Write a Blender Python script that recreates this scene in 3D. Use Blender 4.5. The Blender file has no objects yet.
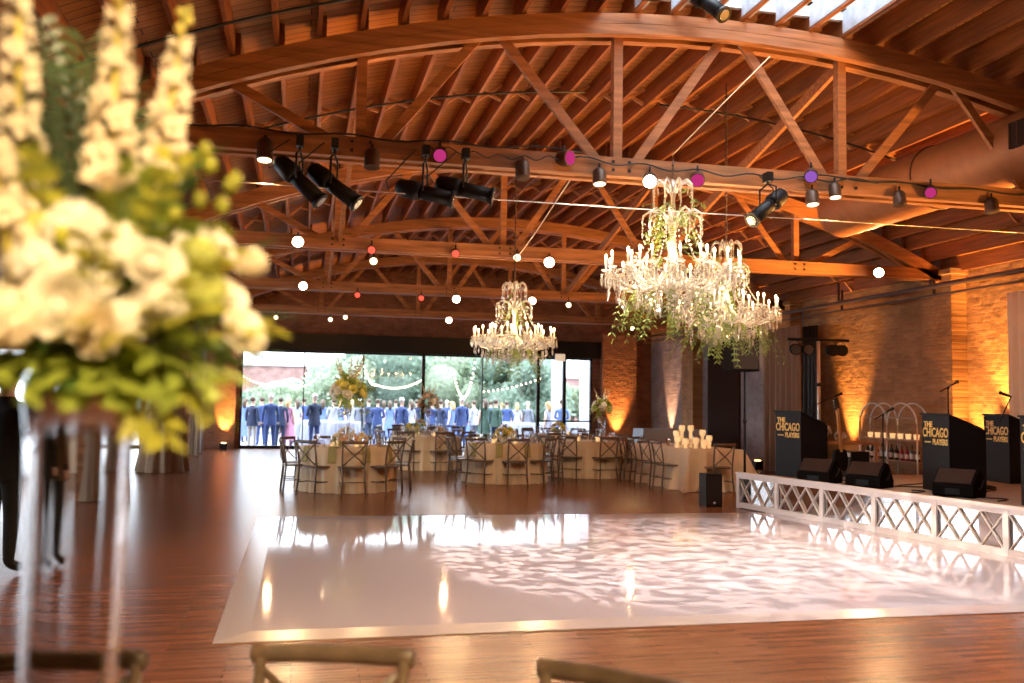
import bpy, math, random
from mathutils import Vector, Matrix
random.seed(7)
PI = math.pi
C = bpy.context.scene.collection
SC = bpy.context.scene

# ------------------------------------------------------------------ materials
def _new(name):
    m = bpy.data.materials.new(name); m.use_nodes = True
    nt = m.node_tree
    return m, nt, nt.nodes['Principled BSDF']

def mat(name, col, rough=0.5, metal=0.0, spec=0.5, emit=None, es=0.0, sheen=0.0, coat=0.0, var=0.0, vscale=8.0, bump=0.0, bscale=30.0, trans=0.0, sss=0.0):
    m, nt, b = _new(name)
    b.inputs['Base Color'].default_value = (*col, 1)
    b.inputs['Roughness'].default_value = rough
    b.inputs['Metallic'].default_value = metal
    b.inputs['Specular IOR Level'].default_value = spec
    b.inputs['Coat Weight'].default_value = coat
    b.inputs['Sheen Weight'].default_value = sheen
    b.inputs['Transmission Weight'].default_value = trans
    if emit:
        b.inputs['Emission Color'].default_value = (*emit, 1); b.inputs['Emission Strength'].default_value = es
    tc = None
    if var > 0 or bump > 0:
        tc = nt.nodes.new('ShaderNodeTexCoord')
    if var > 0:
        n = nt.nodes.new('ShaderNodeTexNoise'); n.inputs['Scale'].default_value = vscale; n.inputs['Detail'].default_value = 4
        nt.links.new(tc.outputs['Object'], n.inputs['Vector'])
        r = nt.nodes.new('ShaderNodeValToRGB')
        r.color_ramp.elements[0].position = .3; r.color_ramp.elements[1].position = .7
        r.color_ramp.elements[0].color = (*[c*(1-var) for c in col], 1)
        r.color_ramp.elements[1].color = (*[min(1, c*(1+var)) for c in col], 1)
        nt.links.new(n.outputs['Fac'], r.inputs['Fac']); nt.links.new(r.outputs['Color'], b.inputs['Base Color'])
    if bump > 0:
        n = nt.nodes.new('ShaderNodeTexNoise'); n.inputs['Scale'].default_value = bscale; n.inputs['Detail'].default_value = 5
        nt.links.new(tc.outputs['Object'], n.inputs['Vector'])
        bp = nt.nodes.new('ShaderNodeBump'); bp.inputs['Strength'].default_value = bump; bp.inputs['Distance'].default_value = .02
        nt.links.new(n.outputs['Fac'], bp.inputs['Height']); nt.links.new(bp.outputs['Normal'], b.inputs['Normal'])
    return m

def emis(name, col, s):
    m = bpy.data.materials.new(name); m.use_nodes = True; nt = m.node_tree; nt.nodes.clear()
    o = nt.nodes.new('ShaderNodeOutputMaterial'); e = nt.nodes.new('ShaderNodeEmission')
    e.inputs['Color'].default_value = (*col, 1); e.inputs['Strength'].default_value = s
    nt.links.new(e.outputs[0], o.inputs[0]); return m

def swz(nt, a, b, sa=1, sb=1):
    tc = nt.nodes.new('ShaderNodeTexCoord'); s = nt.nodes.new('ShaderNodeSeparateXYZ'); c = nt.nodes.new('ShaderNodeCombineXYZ')
    nt.links.new(tc.outputs['Object'], s.inputs[0])
    nt.links.new(s.outputs[a], c.inputs[0]); nt.links.new(s.outputs[b], c.inputs[1])
    mp = nt.nodes.new('ShaderNodeMapping'); mp.inputs['Scale'].default_value = (sa, sb, 1)
    nt.links.new(c.outputs[0], mp.inputs[0]); return mp.outputs[0]

def brickmat(name, a, b, c1, c2, cm, rough=.85):
    m, nt, bs = _new(name)
    v = swz(nt, a, b)
    t = nt.nodes.new('ShaderNodeTexBrick')
    t.inputs['Scale'].default_value = 1; t.inputs['Brick Width'].default_value = .22; t.inputs['Row Height'].default_value = .075
    t.inputs['Mortar Size'].default_value = .007; t.inputs['Mortar Smooth'].default_value = .3; t.inputs['Bias'].default_value = -.1
    t.inputs['Color1'].default_value = (*c1, 1); t.inputs['Color2'].default_value = (*c2, 1); t.inputs['Mortar'].default_value = (*cm, 1)
    nt.links.new(v, t.inputs['Vector'])
    n = nt.nodes.new('ShaderNodeTexNoise'); n.inputs['Scale'].default_value = 2.2; n.inputs['Detail'].default_value = 6
    nt.links.new(v, n.inputs['Vector'])
    mx = nt.nodes.new('ShaderNodeMixRGB'); mx.blend_type = 'MULTIPLY'; mx.inputs[0].default_value = .55
    rp = nt.nodes.new('ShaderNodeValToRGB'); rp.color_ramp.elements[0].position = .35; rp.color_ramp.elements[1].position = .65
    rp.color_ramp.elements[0].color = (.45, .42, .4, 1)
    nt.links.new(n.outputs['Fac'], rp.inputs[0])
    nt.links.new(t.outputs['Color'], mx.inputs[1]); nt.links.new(rp.outputs[0], mx.inputs[2])
    nt.links.new(mx.outputs[0], bs.inputs['Base Color'])
    n2 = nt.nodes.new('ShaderNodeTexNoise'); n2.inputs['Scale'].default_value = 7; nt.links.new(v, n2.inputs['Vector'])
    ma = nt.nodes.new('ShaderNodeMath'); ma.operation = 'MULTIPLY_ADD'; ma.inputs[1].default_value = -1.2
    nt.links.new(t.outputs['Fac'], ma.inputs[0]); nt.links.new(n2.outputs['Fac'], ma.inputs[2])
    bp = nt.nodes.new('ShaderNodeBump'); bp.inputs['Strength'].default_value = .8; bp.inputs['Distance'].default_value = .03
    nt.links.new(ma.outputs[0], bp.inputs['Height']); nt.links.new(bp.outputs[0], bs.inputs['Normal'])
    bs.inputs['Roughness'].default_value = rough
    return m

def plankmat(name, a, b, w, l, c1, c2, cm, rough=.5, gap=.004, coat=0.0, grain=.5, gx=1.5, gy=30, spec=.5):
    """boards long in axis a, stacked in axis b"""
    m, nt, bs = _new(name)
    v = swz(nt, a, b)
    t = nt.nodes.new('ShaderNodeTexBrick')
    t.inputs['Scale'].default_value = 1; t.inputs['Brick Width'].default_value = l; t.inputs['Row Height'].default_value = w
    t.inputs['Mortar Size'].default_value = gap; t.inputs['Mortar Smooth'].default_value = .2
    t.inputs['Color1'].default_value = (*c1, 1); t.inputs['Color2'].default_value = (*c2, 1); t.inputs['Mortar'].default_value = (*cm, 1)
    nt.links.new(v, t.inputs['Vector'])
    mp = nt.nodes.new('ShaderNodeMapping'); mp.inputs['Scale'].default_value = (gx, gy, 1); nt.links.new(v, mp.inputs[0])
    n = nt.nodes.new('ShaderNodeTexNoise'); n.inputs['Scale'].default_value = 1; n.inputs['Detail'].default_value = 5
    nt.links.new(mp.outputs[0], n.inputs['Vector'])
    rp = nt.nodes.new('ShaderNodeValToRGB'); rp.color_ramp.elements[0].position = .3; rp.color_ramp.elements[1].position = .7
    rp.color_ramp.elements[0].color = (.4, .38, .36, 1)
    nt.links.new(n.outputs['Fac'], rp.inputs[0])
    mx = nt.nodes.new('ShaderNodeMixRGB'); mx.blend_type = 'MULTIPLY'; mx.inputs[0].default_value = grain
    nt.links.new(t.outputs['Color'], mx.inputs[1]); nt.links.new(rp.outputs[0], mx.inputs[2])
    nt.links.new(mx.outputs[0], bs.inputs['Base Color'])
    bs.inputs['Roughness'].default_value = rough; bs.inputs['Coat Weight'].default_value = coat; bs.inputs['Coat Roughness'].default_value = .15
    bs.inputs['Specular IOR Level'].default_value = spec
    bp = nt.nodes.new('ShaderNodeBump'); bp.inputs['Strength'].default_value = .25; bp.inputs['Distance'].default_value = .004; bp.invert = True
    nt.links.new(t.outputs['Fac'], bp.inputs['Height']); nt.links.new(bp.outputs[0], bs.inputs['Normal'])
    return m

def woodmat(name, c, a=1, rough=.6, var=.35):
    m, nt, bs = _new(name)
    tc = nt.nodes.new('ShaderNodeTexCoord'); mp = nt.nodes.new('ShaderNodeMapping')
    s = [14, 14, 14]; s[a] = .9; mp.inputs['Scale'].default_value = s
    nt.links.new(tc.outputs['Object'], mp.inputs[0])
    n = nt.nodes.new('ShaderNodeTexNoise'); n.inputs['Scale'].default_value = 1.5; n.inputs['Detail'].default_value = 5; nt.links.new(mp.outputs[0], n.inputs['Vector'])
    rp = nt.nodes.new('ShaderNodeValToRGB'); rp.color_ramp.elements[0].position = .3; rp.color_ramp.elements[1].position = .7
    rp.color_ramp.elements[0].color = (*[x*(1-var) for x in c], 1); rp.color_ramp.elements[1].color = (*[min(1, x*(1+var)) for x in c], 1)
    nt.links.new(n.outputs['Fac'], rp.inputs[0]); nt.links.new(rp.outputs[0], bs.inputs['Base Color'])
    bs.inputs['Roughness'].default_value = rough
    return m

def glassmat(name, tint=(1, 1, 1), lo=.06, hi=.9, blend=.35, rough=.02, glow=(.9, .9, .9)):
    m = bpy.data.materials.new(name); m.use_nodes = True; nt = m.node_tree; nt.nodes.clear()
    o = nt.nodes.new('ShaderNodeOutputMaterial'); t = nt.nodes.new('ShaderNodeBsdfTransparent'); g = nt.nodes.new('ShaderNodeBsdfGlossy')
    t.inputs[0].default_value = (*tint, 1); g.inputs['Color'].default_value = (*glow, 1); g.inputs['Roughness'].default_value = rough
    f = nt.nodes.new('ShaderNodeLayerWeight'); f.inputs[0].default_value = blend
    mr = nt.nodes.new('ShaderNodeMapRange'); mr.inputs['To Min'].default_value = lo; mr.inputs['To Max'].default_value = hi
    nt.links.new(f.outputs['Fresnel'], mr.inputs['Value'])
    mx = nt.nodes.new('ShaderNodeMixShader'); nt.links.new(mr.outputs[0], mx.inputs[0])
    nt.links.new(t.outputs[0], mx.inputs[1]); nt.links.new(g.outputs[0], mx.inputs[2]); nt.links.new(mx.outputs[0], o.inputs[0])
    return m

def leafmat(name, c, var=.3, tl=.45, rough=.5):
    m, nt, b = _new(name)
    o = nt.nodes['Material Output']
    tc = nt.nodes.new('ShaderNodeTexCoord'); n = nt.nodes.new('ShaderNodeTexNoise'); n.inputs['Scale'].default_value = 6
    nt.links.new(tc.outputs['Object'], n.inputs['Vector'])
    r = nt.nodes.new('ShaderNodeValToRGB'); r.color_ramp.elements[0].position = .35; r.color_ramp.elements[1].position = .65
    r.color_ramp.elements[0].color = (*[x*(1-var) for x in c], 1); r.color_ramp.elements[1].color = (*[min(1, x*(1+var)) for x in c], 1)
    nt.links.new(n.outputs['Fac'], r.inputs[0]); nt.links.new(r.outputs[0], b.inputs['Base Color']); b.inputs['Roughness'].default_value = rough
    tr = nt.nodes.new('ShaderNodeBsdfTranslucent'); nt.links.new(r.outputs[0], tr.inputs[0])
    mx = nt.nodes.new('ShaderNodeMixShader'); mx.inputs[0].default_value = tl
    nt.links.new(b.outputs[0], mx.inputs[1]); nt.links.new(tr.outputs[0], mx.inputs[2]); nt.links.new(mx.outputs[0], o.inputs[0])
    return m

WOOD = (.40, .19, .075)
M = dict(
    floor=plankmat('floor_wood', 0, 1, .057, .75, (.20, .074, .034), (.33, .125, .060), (.15, .05, .025), rough=.27, gap=.003, grain=.7, gx=2.5, gy=30, spec=.42),
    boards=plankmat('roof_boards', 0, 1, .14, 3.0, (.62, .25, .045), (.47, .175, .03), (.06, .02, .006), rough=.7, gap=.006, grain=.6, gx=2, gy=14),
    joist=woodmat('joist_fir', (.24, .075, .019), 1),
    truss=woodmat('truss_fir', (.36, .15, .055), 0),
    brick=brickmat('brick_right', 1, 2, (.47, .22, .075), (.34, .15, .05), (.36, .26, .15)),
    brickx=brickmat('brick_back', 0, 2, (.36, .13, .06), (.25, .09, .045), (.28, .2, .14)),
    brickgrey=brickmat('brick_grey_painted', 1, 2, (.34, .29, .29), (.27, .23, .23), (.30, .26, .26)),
    brickout=brickmat('brick_outside', 0, 2, (.36, .20, .18), (.31, .165, .15), (.32, .26, .25)),
    steel=mat('dark_steel', (.012, .010, .010), .45, .3),
    pane=glassmat('window_glass', lo=.01, hi=.6, blend=.2),
    vase=None,
    glassware=glassmat('glassware', tint=(.97, .98, 1), lo=.06, hi=.6, blend=.4),
    vinyl=mat('white_vinyl', (.56, .53, .60), .06, spec=.55),
    ramp=mat('white_vinyl_edge', (.50, .46, .48), .22),
    white=mat('white_paint', (.80, .76, .74), .35),
    mirror=mat('mirror_acrylic', (.72, .70, .70), .02, 1.0),
    stagetop=mat('stage_deck', (.30, .25, .22), .5, var=.15),
    black=mat('black_plastic', (.009, .009, .010), .45, spec=.25),
    blackrough=mat('black_carpeted', (.006, .005, .005), .9, spec=.1, bump=.3, bscale=120),
    grille=mat('speaker_grille', (.030, .018, .016), .5, .4, bump=.4, bscale=300),
    navy=mat('black_laminate', (.012, .012, .015), .55, spec=.2),
    gold=mat('gold_lettering', (.85, .55, .12), .4, emit=None),
    chrome=mat('chrome', (.75, .75, .75), .18, 1.0),
    alu=mat('bare_aluminium', (.72, .66, .56), .4, .6),
    duct=mat('duct_metal', (.36, .15, .06), .55, .3, var=.12, vscale=5),
    cable=mat('black_cable', (.01, .01, .012), .6),
    rope=mat('pale_rope', (.75, .6, .42), .7),
    wire=mat('steel_wire', (.75, .68, .6), .3, .8),
    copper=mat('can_metal', (.10, .055, .035), .45, .5),
    chair=mat('chair_wood', (.115, .075, .048), .38, var=.35, vscale=14),
    cloth=mat('champagne_cloth', (.66, .50, .33), .8, sheen=.3, var=.06, vscale=3),
    drape=mat('champagne_drape', (.36, .25, .16), .8, sheen=.3),
    drapebrown=mat('bronze_drape', (.24, .15, .085), .8, sheen=.3),
    creamdrape=mat('cream_drape', (.80, .70, .55), .8),
    greydrape=mat('grey_sheer', (.42, .36, .36), .8),
    napkin=mat('olive_napkin', (.36, .30, .11), .85),
    petal=leafmat('ivory_petal', (.86, .76, .58), .08, .35),
    petalwhite=leafmat('white_petal', (.90, .86, .76), .06, .35),
    petalpeach=leafmat('peach_petal', (.82, .55, .33), .12, .35),
    petalyellow=leafmat('yellow_petal', (.84, .72, .18), .15, .35),
    petalgreen=leafmat('lime_bud', (.55, .60, .16), .15, .35),
    leaf=leafmat('green_leaf', (.10, .19, .035), .4),
    leaflite=leafmat('light_leaf', (.32, .40, .06), .35),
    yellowleaf=leafmat('yellow_green_leaf', (.46, .46, .06), .3),
    leafdark=leafmat('dark_palm', (.045, .085, .022), .35),
    leafrust=leafmat('rust_leaf', (.22, .12, .05), .4),
    garland=leafmat('garland_leaf', (.20, .27, .06), .45),
    treeleaf=leafmat('tree_leaf', (.24, .30, .20), .3),
    treeleaf2=leafmat('tree_leaf_cool', (.20, .28, .21), .3),
    bark=mat('bark', (.12, .09, .07), .9),
    crystal=None, bulb=emis('candle_flame_bulb', (1, .72, .36), 14.0), lens=emis('hot_lamp', (1, .80, .50), 25.0),
    lensdim=emis('warm_lamp', (1, .72, .40), 3.0), magenta=emis('magenta_gel', (.5, .03, .18), .6), redlamp=emis('red_gel', (.9, .07, .04), 1.3),
    violet=emis('violet_gel', (.36, .12, .6), .5), pinklamp=emis('pink_hot_lamp', (1, .42, .28), 25.0), flame=emis('tealight', (1, .62, .22), 14.0),
    bulbout=emis('festoon_bulb', (1, .90, .66), 4.5), uplens=emis('uplight_lens', (1, .55, .18), 25.0),
    candlewax=mat('candle_sleeve', (.9, .84, .7), .5, emit=(1, .7, .35), es=.25),
    frost=mat('lit_votive_glass', (.85, .68, .42), .35, emit=(1, .6, .25), es=.45),
    skin=mat('skin', (.62, .40, .30), .55), hairbrown=mat('hair_brown', (.06, .035, .02), .6), hairgrey=mat('hair_grey', (.55, .53, .5), .6),
    hairblond=mat('hair_blond', (.45, .30, .13), .6), suitblue=mat('suit_blue', (.026, .055, .18), .8), suitnavy=mat('suit_navy', (.015, .028, .075), .8),
    suitgrey=mat('suit_grey', (.13, .145, .19), .8), suitblack=mat('suit_black', (.006, .006, .007), .85), shirt=mat('white_shirt', (.30, .32, .40), .8),
    trousers=mat('pale_trousers', (.36, .35, .34), .8), pink=mat('pink_dress', (.42, .19, .30), .8), dressblue=mat('blue_dress', (.09, .15, .36), .8),
    dresswhite=mat('pale_dress', (.28, .30, .38), .8), dressgreen=mat('green_dress', (.04, .09, .07), .8), dressbrown=mat('brown_dress', (.09, .05, .03), .85),
    shoe=mat('black_shoe', (.008, .008, .008), .25), patio=mat('patio_paving', (.14, .145, .17), .7, var=.1, vscale=2),
    concrete=mat('pale_concrete', (.45, .45, .48), .8, var=.06), plaster=mat('plaster', (.30, .22, .17), .85, var=.1),
    redbottle=mat('red_carton', (.45, .03, .03), .4), winebottle=mat('dark_bottle', (.015, .02, .012), .15), labelw=mat('bottle_label', (.75, .7, .6), .6),
    clearbottle=glassmat('clear_bottle', tint=(.8, .85, .82), lo=.1, hi=.9, blend=.5), guitarwood=mat('guitar_maple', (.65, .33, .10), .3, coat=.5),
    bluecloth=mat('pale_blue_cloth', (.55, .66, .75), .8), exitface=mat('exit_sign_face', (.75, .65, .50), .5, emit=(1, .75, .5), es=.35),
    lantern=mat('lit_frosted_glass', (.9, .75, .5), .3, emit=(1, .62, .28), es=.28),
    doorbrown=mat('dark_brown_door', (.035, .016, .010), .9, spec=.05), skylitgrey=mat('skylit_pale_paint', (.42, .45, .52), .6, var=.2),
    woodwarm=mat('bar_wood', (.40, .22, .10), .5, var=.2), terracotta=mat('dark_urn', (.02, .018, .018), .4),
)
def crystalmat():
    m = bpy.data.materials.new('cut_crystal'); m.use_nodes = True; nt = m.node_tree; nt.nodes.clear()
    o = nt.nodes.new('ShaderNodeOutputMaterial'); g = nt.nodes.new('ShaderNodeBsdfGlossy'); g.inputs['Roughness'].default_value = .12
    t = nt.nodes.new('ShaderNodeBsdfTranslucent'); t.inputs[0].default_value = (.95, .93, .88, 1)
    d = nt.nodes.new('ShaderNodeBsdfTransparent'); d.inputs[0].default_value = (.95, .93, .9, 1)
    a = nt.nodes.new('ShaderNodeMixShader'); a.inputs[0].default_value = .55; nt.links.new(g.outputs[0], a.inputs[1]); nt.links.new(t.outputs[0], a.inputs[2])
    b = nt.nodes.new('ShaderNodeMixShader'); b.inputs[0].default_value = .30; nt.links.new(a.outputs[0], b.inputs[1]); nt.links.new(d.outputs[0], b.inputs[2])
    nt.links.new(b.outputs[0], o.inputs[0]); return m
M['crystal'] = crystalmat()
def realglass(name):
    m = bpy.data.materials.new(name); m.use_nodes = True; nt = m.node_tree; nt.nodes.clear()
    o = nt.nodes.new('ShaderNodeOutputMaterial'); g = nt.nodes.new('ShaderNodeBsdfGlass'); g.inputs['IOR'].default_value = 1.42; g.inputs['Roughness'].default_value = .02
    nt.links.new(g.outputs[0], o.inputs[0]); return m
M['vase'] = realglass('clear_vase_glass')

# ------------------------------------------------------------------ mesh builder
def _frame(d, up=(0, 0, 1)):
    d = Vector(d).normalized(); u = Vector(up)
    if abs(d.dot(u)) > .98: u = Vector((0, 1, 0)) if abs(d.y) < .9 else Vector((1, 0, 0))
    s = d.cross(u).normalized(); return d, s, s.cross(d).normalized()

class MB:
    def __init__(s): s.v = []; s.f = []; s.s = []; s.m = []
    def add(s, vs, fs, smooth=False, mi=0):
        o = len(s.v); s.v += [tuple(p) for p in vs]
        for f in fs: s.f.append([o+i for i in f]); s.s.append(smooth); s.m.append(mi)
        return s
    def hexa(s, P, mi=0):
        return s.add(P, [(0, 3, 2, 1), (4, 5, 6, 7), (0, 1, 5, 4), (1, 2, 6, 5), (2, 3, 7, 6), (3, 0, 4, 7)], False, mi)
    def box(s, x0, y0, z0, x1, y1, z1, mi=0):
        return s.hexa([(x0, y0, z0), (x1, y0, z0), (x1, y1, z0), (x0, y1, z0), (x0, y0, z1), (x1, y0, z1), (x1, y1, z1), (x0, y1, z1)], mi)
    def prism(s, poly, z0, z1, mi=0):
        n = len(poly); vs = [(x, y, z0) for x, y in poly]+[(x, y, z1) for x, y in poly]
        return s.add(vs, [tuple(range(n))[::-1], tuple(range(n, 2*n))]+[(i, (i+1) % n, n+(i+1) % n, n+i) for i in range(n)], False, mi)
    def bar(s, p, q, w, h, up=(0, 0, 1), mi=0):
        p = Vector(p); q = Vector(q); d, sd, u = _frame(q-p, up); a = sd*w/2; b = u*h/2
        return s.hexa([p-a-b, p+a-b, p+a+b, p-a+b, q-a-b, q+a-b, q+a+b, q-a+b], mi)
    def tube(s, pts, r, n=8, cap=True, mi=0, flat=1.0, up=(0, 0, 1)):
        pts = [Vector(p) for p in pts]; k = len(pts); vs = []; fs = []
        rs = r if isinstance(r, (list, tuple)) else [r]*k
        pu = None
        for i, p in enumerate(pts):
            d = (pts[min(i+1, k-1)]-pts[max(i-1, 0)])
            if d.length < 1e-9: d = Vector((0, 0, 1))
            d, sd, u = _frame(d, up if pu is None else pu)
            pu = u
            for j in range(n):
                a = 2*PI*j/n; vs.append(p+sd*math.cos(a)*rs[i]+u*math.sin(a)*rs[i]*flat)
        for i in range(k-1):
            for j in range(n): fs.append((i*n+j, i*n+(j+1) % n, (i+1)*n+(j+1) % n, (i+1)*n+j))
        s.add(vs, fs, True, mi)
        if cap:
            o = len(s.v)-len(vs)
            s.f.append([o+j for j in range(n)][::-1]); s.s.append(False); s.m.append(mi)
            s.f.append([o+(k-1)*n+j for j in range(n)]); s.s.append(False); s.m.append(mi)
        return s
    def lathe(s, prof, n=16, c=(0, 0, 0), mi=0, smooth=True, fn=None):
        vs = []; fs = []; k = len(prof)
        for r, z in prof:
            for j in range(n):
                a = 2*PI*j/n; rr = r if fn is None else fn(r, z, a)
                vs.append((c[0]+rr*math.cos(a), c[1]+rr*math.sin(a), c[2]+z))
        for i in range(k-1):
            for j in range(n): fs.append((i*n+j, i*n+(j+1) % n, (i+1)*n+(j+1) % n, (i+1)*n+j))
        return s.add(vs, fs, smooth, mi)
    def ball(s, c, r, sc=(1, 1, 1), nu=8, nv=6, mi=0, smooth=True):
        vs = [(c[0], c[1], c[2]-r*sc[2])]; fs = []
        for i in range(1, nv):
            t = -PI/2+PI*i/nv
            for j in range(nu):
                a = 2*PI*j/nu; vs.append((c[0]+r*sc[0]*math.cos(t)*math.cos(a), c[1]+r*sc[1]*math.cos(t)*math.sin(a), c[2]+r*sc[2]*math.sin(t)))
        vs.append((c[0], c[1], c[2]+r*sc[2])); top = len(vs)-1
        for j in range(nu): fs.append((0, 1+(j+1) % nu, 1+j)); fs.append((top, top-nu+j, top-nu+(j+1) % nu))
        for i in range(nv-2):
            for j in range(nu): a = 1+i*nu; fs.append((a+j, a+(j+1) % nu, a+nu+(j+1) % nu, a+nu+j))
        return s.add(vs, fs, smooth, mi)
    def octa(s, c, r, h, mi=0):
        x, y, z = c
        return s.add([(x+r, y, z), (x, y+r, z), (x-r, y, z), (x, y-r, z), (x, y, z+h*.5), (x, y, z-h)],
                     [(0, 1, 4), (1, 2, 4), (2, 3, 4), (3, 0, 4), (1, 0, 5), (2, 1, 5), (3, 2, 5), (0, 3, 5)], False, mi)
    def leaf(s, p, d, L, W, up=(0, 0, 1), fold=.25, mi=0, droop=0.0):
        p = Vector(p); d, sd, u = _frame(d, up); m = p+d*L*.5+u*W*fold; e = p+d*L-Vector((0, 0, droop*L)); q = p+d*L*.42
        return s.add([p, q+sd*W/2, e, q-sd*W/2, m-u*W*fold*1.0], [(0, 1, 4), (1, 2, 4), (2, 3, 4), (3, 0, 4)], True, mi)
    def build(s, name, mats, parent=None, loc=None, rot=None):
        me = bpy.data.meshes.new(name); me.from_pydata(s.v, [], s.f)
        me.polygons.foreach_set('use_smooth', s.s)
        if not isinstance(mats, (list, tuple)): mats = [mats]
        for m in mats: me.materials.append(m)
        if len(mats) > 1: me.polygons.foreach_set('material_index', s.m)
        me.update()
        o = bpy.data.objects.new(name, me); C.objects.link(o)
        if parent: o.parent = parent
        if loc: o.location = loc
        if rot: o.rotation_euler = rot
        return o

def tag(o, label, cat, group=None, kind=None):
    o['label'] = label; o['category'] = cat
    if group: o['group'] = group
    if kind: o['kind'] = kind
    return o
def thing(name, label, cat, loc=(0, 0, 0), rz=0.0, group=None):
    o = bpy.data.objects.new(name, None); o.empty_display_size = .1; C.objects.link(o)
    o.location = loc; o.rotation_euler = (0, 0, rz); return tag(o, label, cat, group)
def struct(o, label=None):
    o['kind'] = 'structure'
    if label: o['label'] = label
    return o
def dup(o, loc, rz=None, label=None, group=None, scale=None):
    kids = {}
    for x in bpy.data.objects:
        if x.parent: kids.setdefault(x.parent.name, []).append(x)
    def rec(a, par):
        c = a.copy(); C.objects.link(c)
        if par: c.parent = par
        for k in kids.get(a.name, []): rec(k, c)
        return c
    c = rec(o, None); c.location = loc
    if rz is not None: c.rotation_euler = (0, 0, rz)
    if scale: c.scale = (scale,)*3
    if label: c['label'] = label
    if group: c['group'] = group
    return c
def lamp(name, kind, loc, energy, col, target=None, size=.1, spot=60, blend=.5, parent=None):
    l = bpy.data.lights.new(name, kind); l.energy = energy; l.color = col
    if kind == 'SPOT': l.spot_size = math.radians(spot); l.spot_blend = blend; l.shadow_soft_size = size
    elif kind == 'POINT': l.shadow_soft_size = size
    o = bpy.data.objects.new(name, l); C.objects.link(o); o.location = loc; o['kind'] = 'helper'
    if target is not None:
        o.rotation_euler = (Vector(target)-Vector(loc)).to_track_quat('-Z', 'Y').to_euler()
    return o
WARM = (1, .58, .26); AMBER = (1, .43, .09); SOFT = (1, .74, .46)

# ------------------------------------------------------------------ camera (about 1.55 m above the floor, looking down the hall)
R = ((0.974, 0.030, 0.223), (-0.224, 0.062, 0.973), (0.016, -0.998, 0.067))
Yc = Vector((299.5-512, 400-341.5, 922)).normalized(); Xc = Vector((4550-512, 467-341.5, 922)); Xc = (Xc-Yc*Xc.dot(Yc)).normalized(); Zc = Xc.cross(Yc)
if Zc.y > 0: Zc = -Zc
cd = bpy.data.cameras.new('camera'); cam = bpy.data.objects.new('camera', cd); C.objects.link(cam)
W3 = Matrix((Xc, Yc, Zc))   # camera(x right,y down,z fwd) -> world
cx = W3 @ Vector((1, 0, 0)); cu = W3 @ Vector((0, -1, 0)); cb = W3 @ Vector((0, 0, -1))
cam.matrix_world = Matrix(((cx.x, cu.x, cb.x, 0), (cx.y, cu.y, cb.y, 0), (cx.z, cu.z, cb.z, 1.55), (0, 0, 0, 1)))
cd.sensor_width = 36; cd.lens = 922/1024*36; cd.clip_start = .05; cd.clip_end = 300
cd.dof.use_dof = True; cd.dof.focus_distance = 10.5; cd.dof.aperture_fstop = 1.5; cd.dof.aperture_blades = 9
SC.camera = cam

# ------------------------------------------------------------------ room
XR, XL, YB, YF = 11.9, -2.95, 30.2, -7.0
AX = 4.6; ZC = -9.82; RA = 15.4        # arch centre line: bottom of the upper chord
TY = [-2.1, 3.6, 9.3, 15.0, 20.7, 26.4]
def arcz(x, r): return ZC+math.sqrt(r*r-(x-AX)**2)
AISLE = -9.5
fl = MB(); fl.box(AISLE, YF, -.12, XR+.3, YB+.15, 0); struct(fl.build('floor', M['floor']), 'glossy reddish brown hardwood strip floor')
# right wall: brick with piers under the trusses
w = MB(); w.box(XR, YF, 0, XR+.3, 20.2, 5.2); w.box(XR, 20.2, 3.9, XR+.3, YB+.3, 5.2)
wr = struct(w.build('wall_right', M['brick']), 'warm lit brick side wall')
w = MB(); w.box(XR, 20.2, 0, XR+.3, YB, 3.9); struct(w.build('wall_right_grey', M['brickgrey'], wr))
for y in TY[1:]:
    w = MB(); w.box(XR-.32, y-.42, 0, XR, y+.42, 4.05); w.box(XR-.38, y-.48, 4.05, XR, y+.48, 4.15); struct(w.build('pier', M['brick'], wr))
w = MB(); w.box(XR-.06, 23.5, 0, XR+.0, 25.5, 3.3); struct(w.build('door_1', M['doorbrown']), 'dark recessed door panel in the grey brick wall')
# back wall round the window band
WX0, WX1, WT = -1.82, 9.75, 3.12
w = MB()
w.box(XL-.3, YB, WT+.3, XR+.3, YB+.3, 6.6); w.box(XL-.3, YB, 0, WX0, YB+.3, WT+.3); w.box(WX1, YB, 0, XR+.3, YB+.3, WT+.3)
w.box(WX1+.28, YB-.3, 0, WX1+1.5, YB, 3.95); w.box(WX0-.75, YB-.25, 0, WX0-.12, YB, 3.9)
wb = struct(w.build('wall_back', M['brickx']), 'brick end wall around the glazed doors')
w = MB(); w.box(WX0-.3, YB-.14, WT, WX1+.42, YB+.05, WT+.56); struct(w.build('trim_1', M['steel']), 'dark steel lintel over the window band')
def window(i, x0, x1, rail=None, mull=()):
    w = MB(); t = .055
    w.box(x0, YB+.02, 0, x0+t, YB+.14, WT); w.box(x1-t, YB+.02, 0, x1, YB+.14, WT); w.box(x0, YB+.02, WT-.06, x1, YB+.14, WT); w.box(x0, YB+.02, 0, x1, YB+.14, .1)
    if rail: w.box(x0, YB+.02, rail, x1, YB+.12, rail+.05)
    for m_ in mull: w.box(m_-.018, YB+.03, 0, m_+.018, YB+.11, WT)
    o = struct(w.build('window_%d' % i, M['steel']), 'tall glazed door panel with dark steel frame')
    g = MB(); g.box(x0+t, YB+.07, .1, x1-t, YB+.08, WT-.06); struct(g.build('pane', M['pane'], o))
window(1, WX0, 3.95, mull=(.12, 1.99)); window(2, 3.95, 7.86, mull=(5.93,)); window(3, 7.86, 8.78, rail=.95); window(4, 8.78, WX1, rail=.95)
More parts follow.
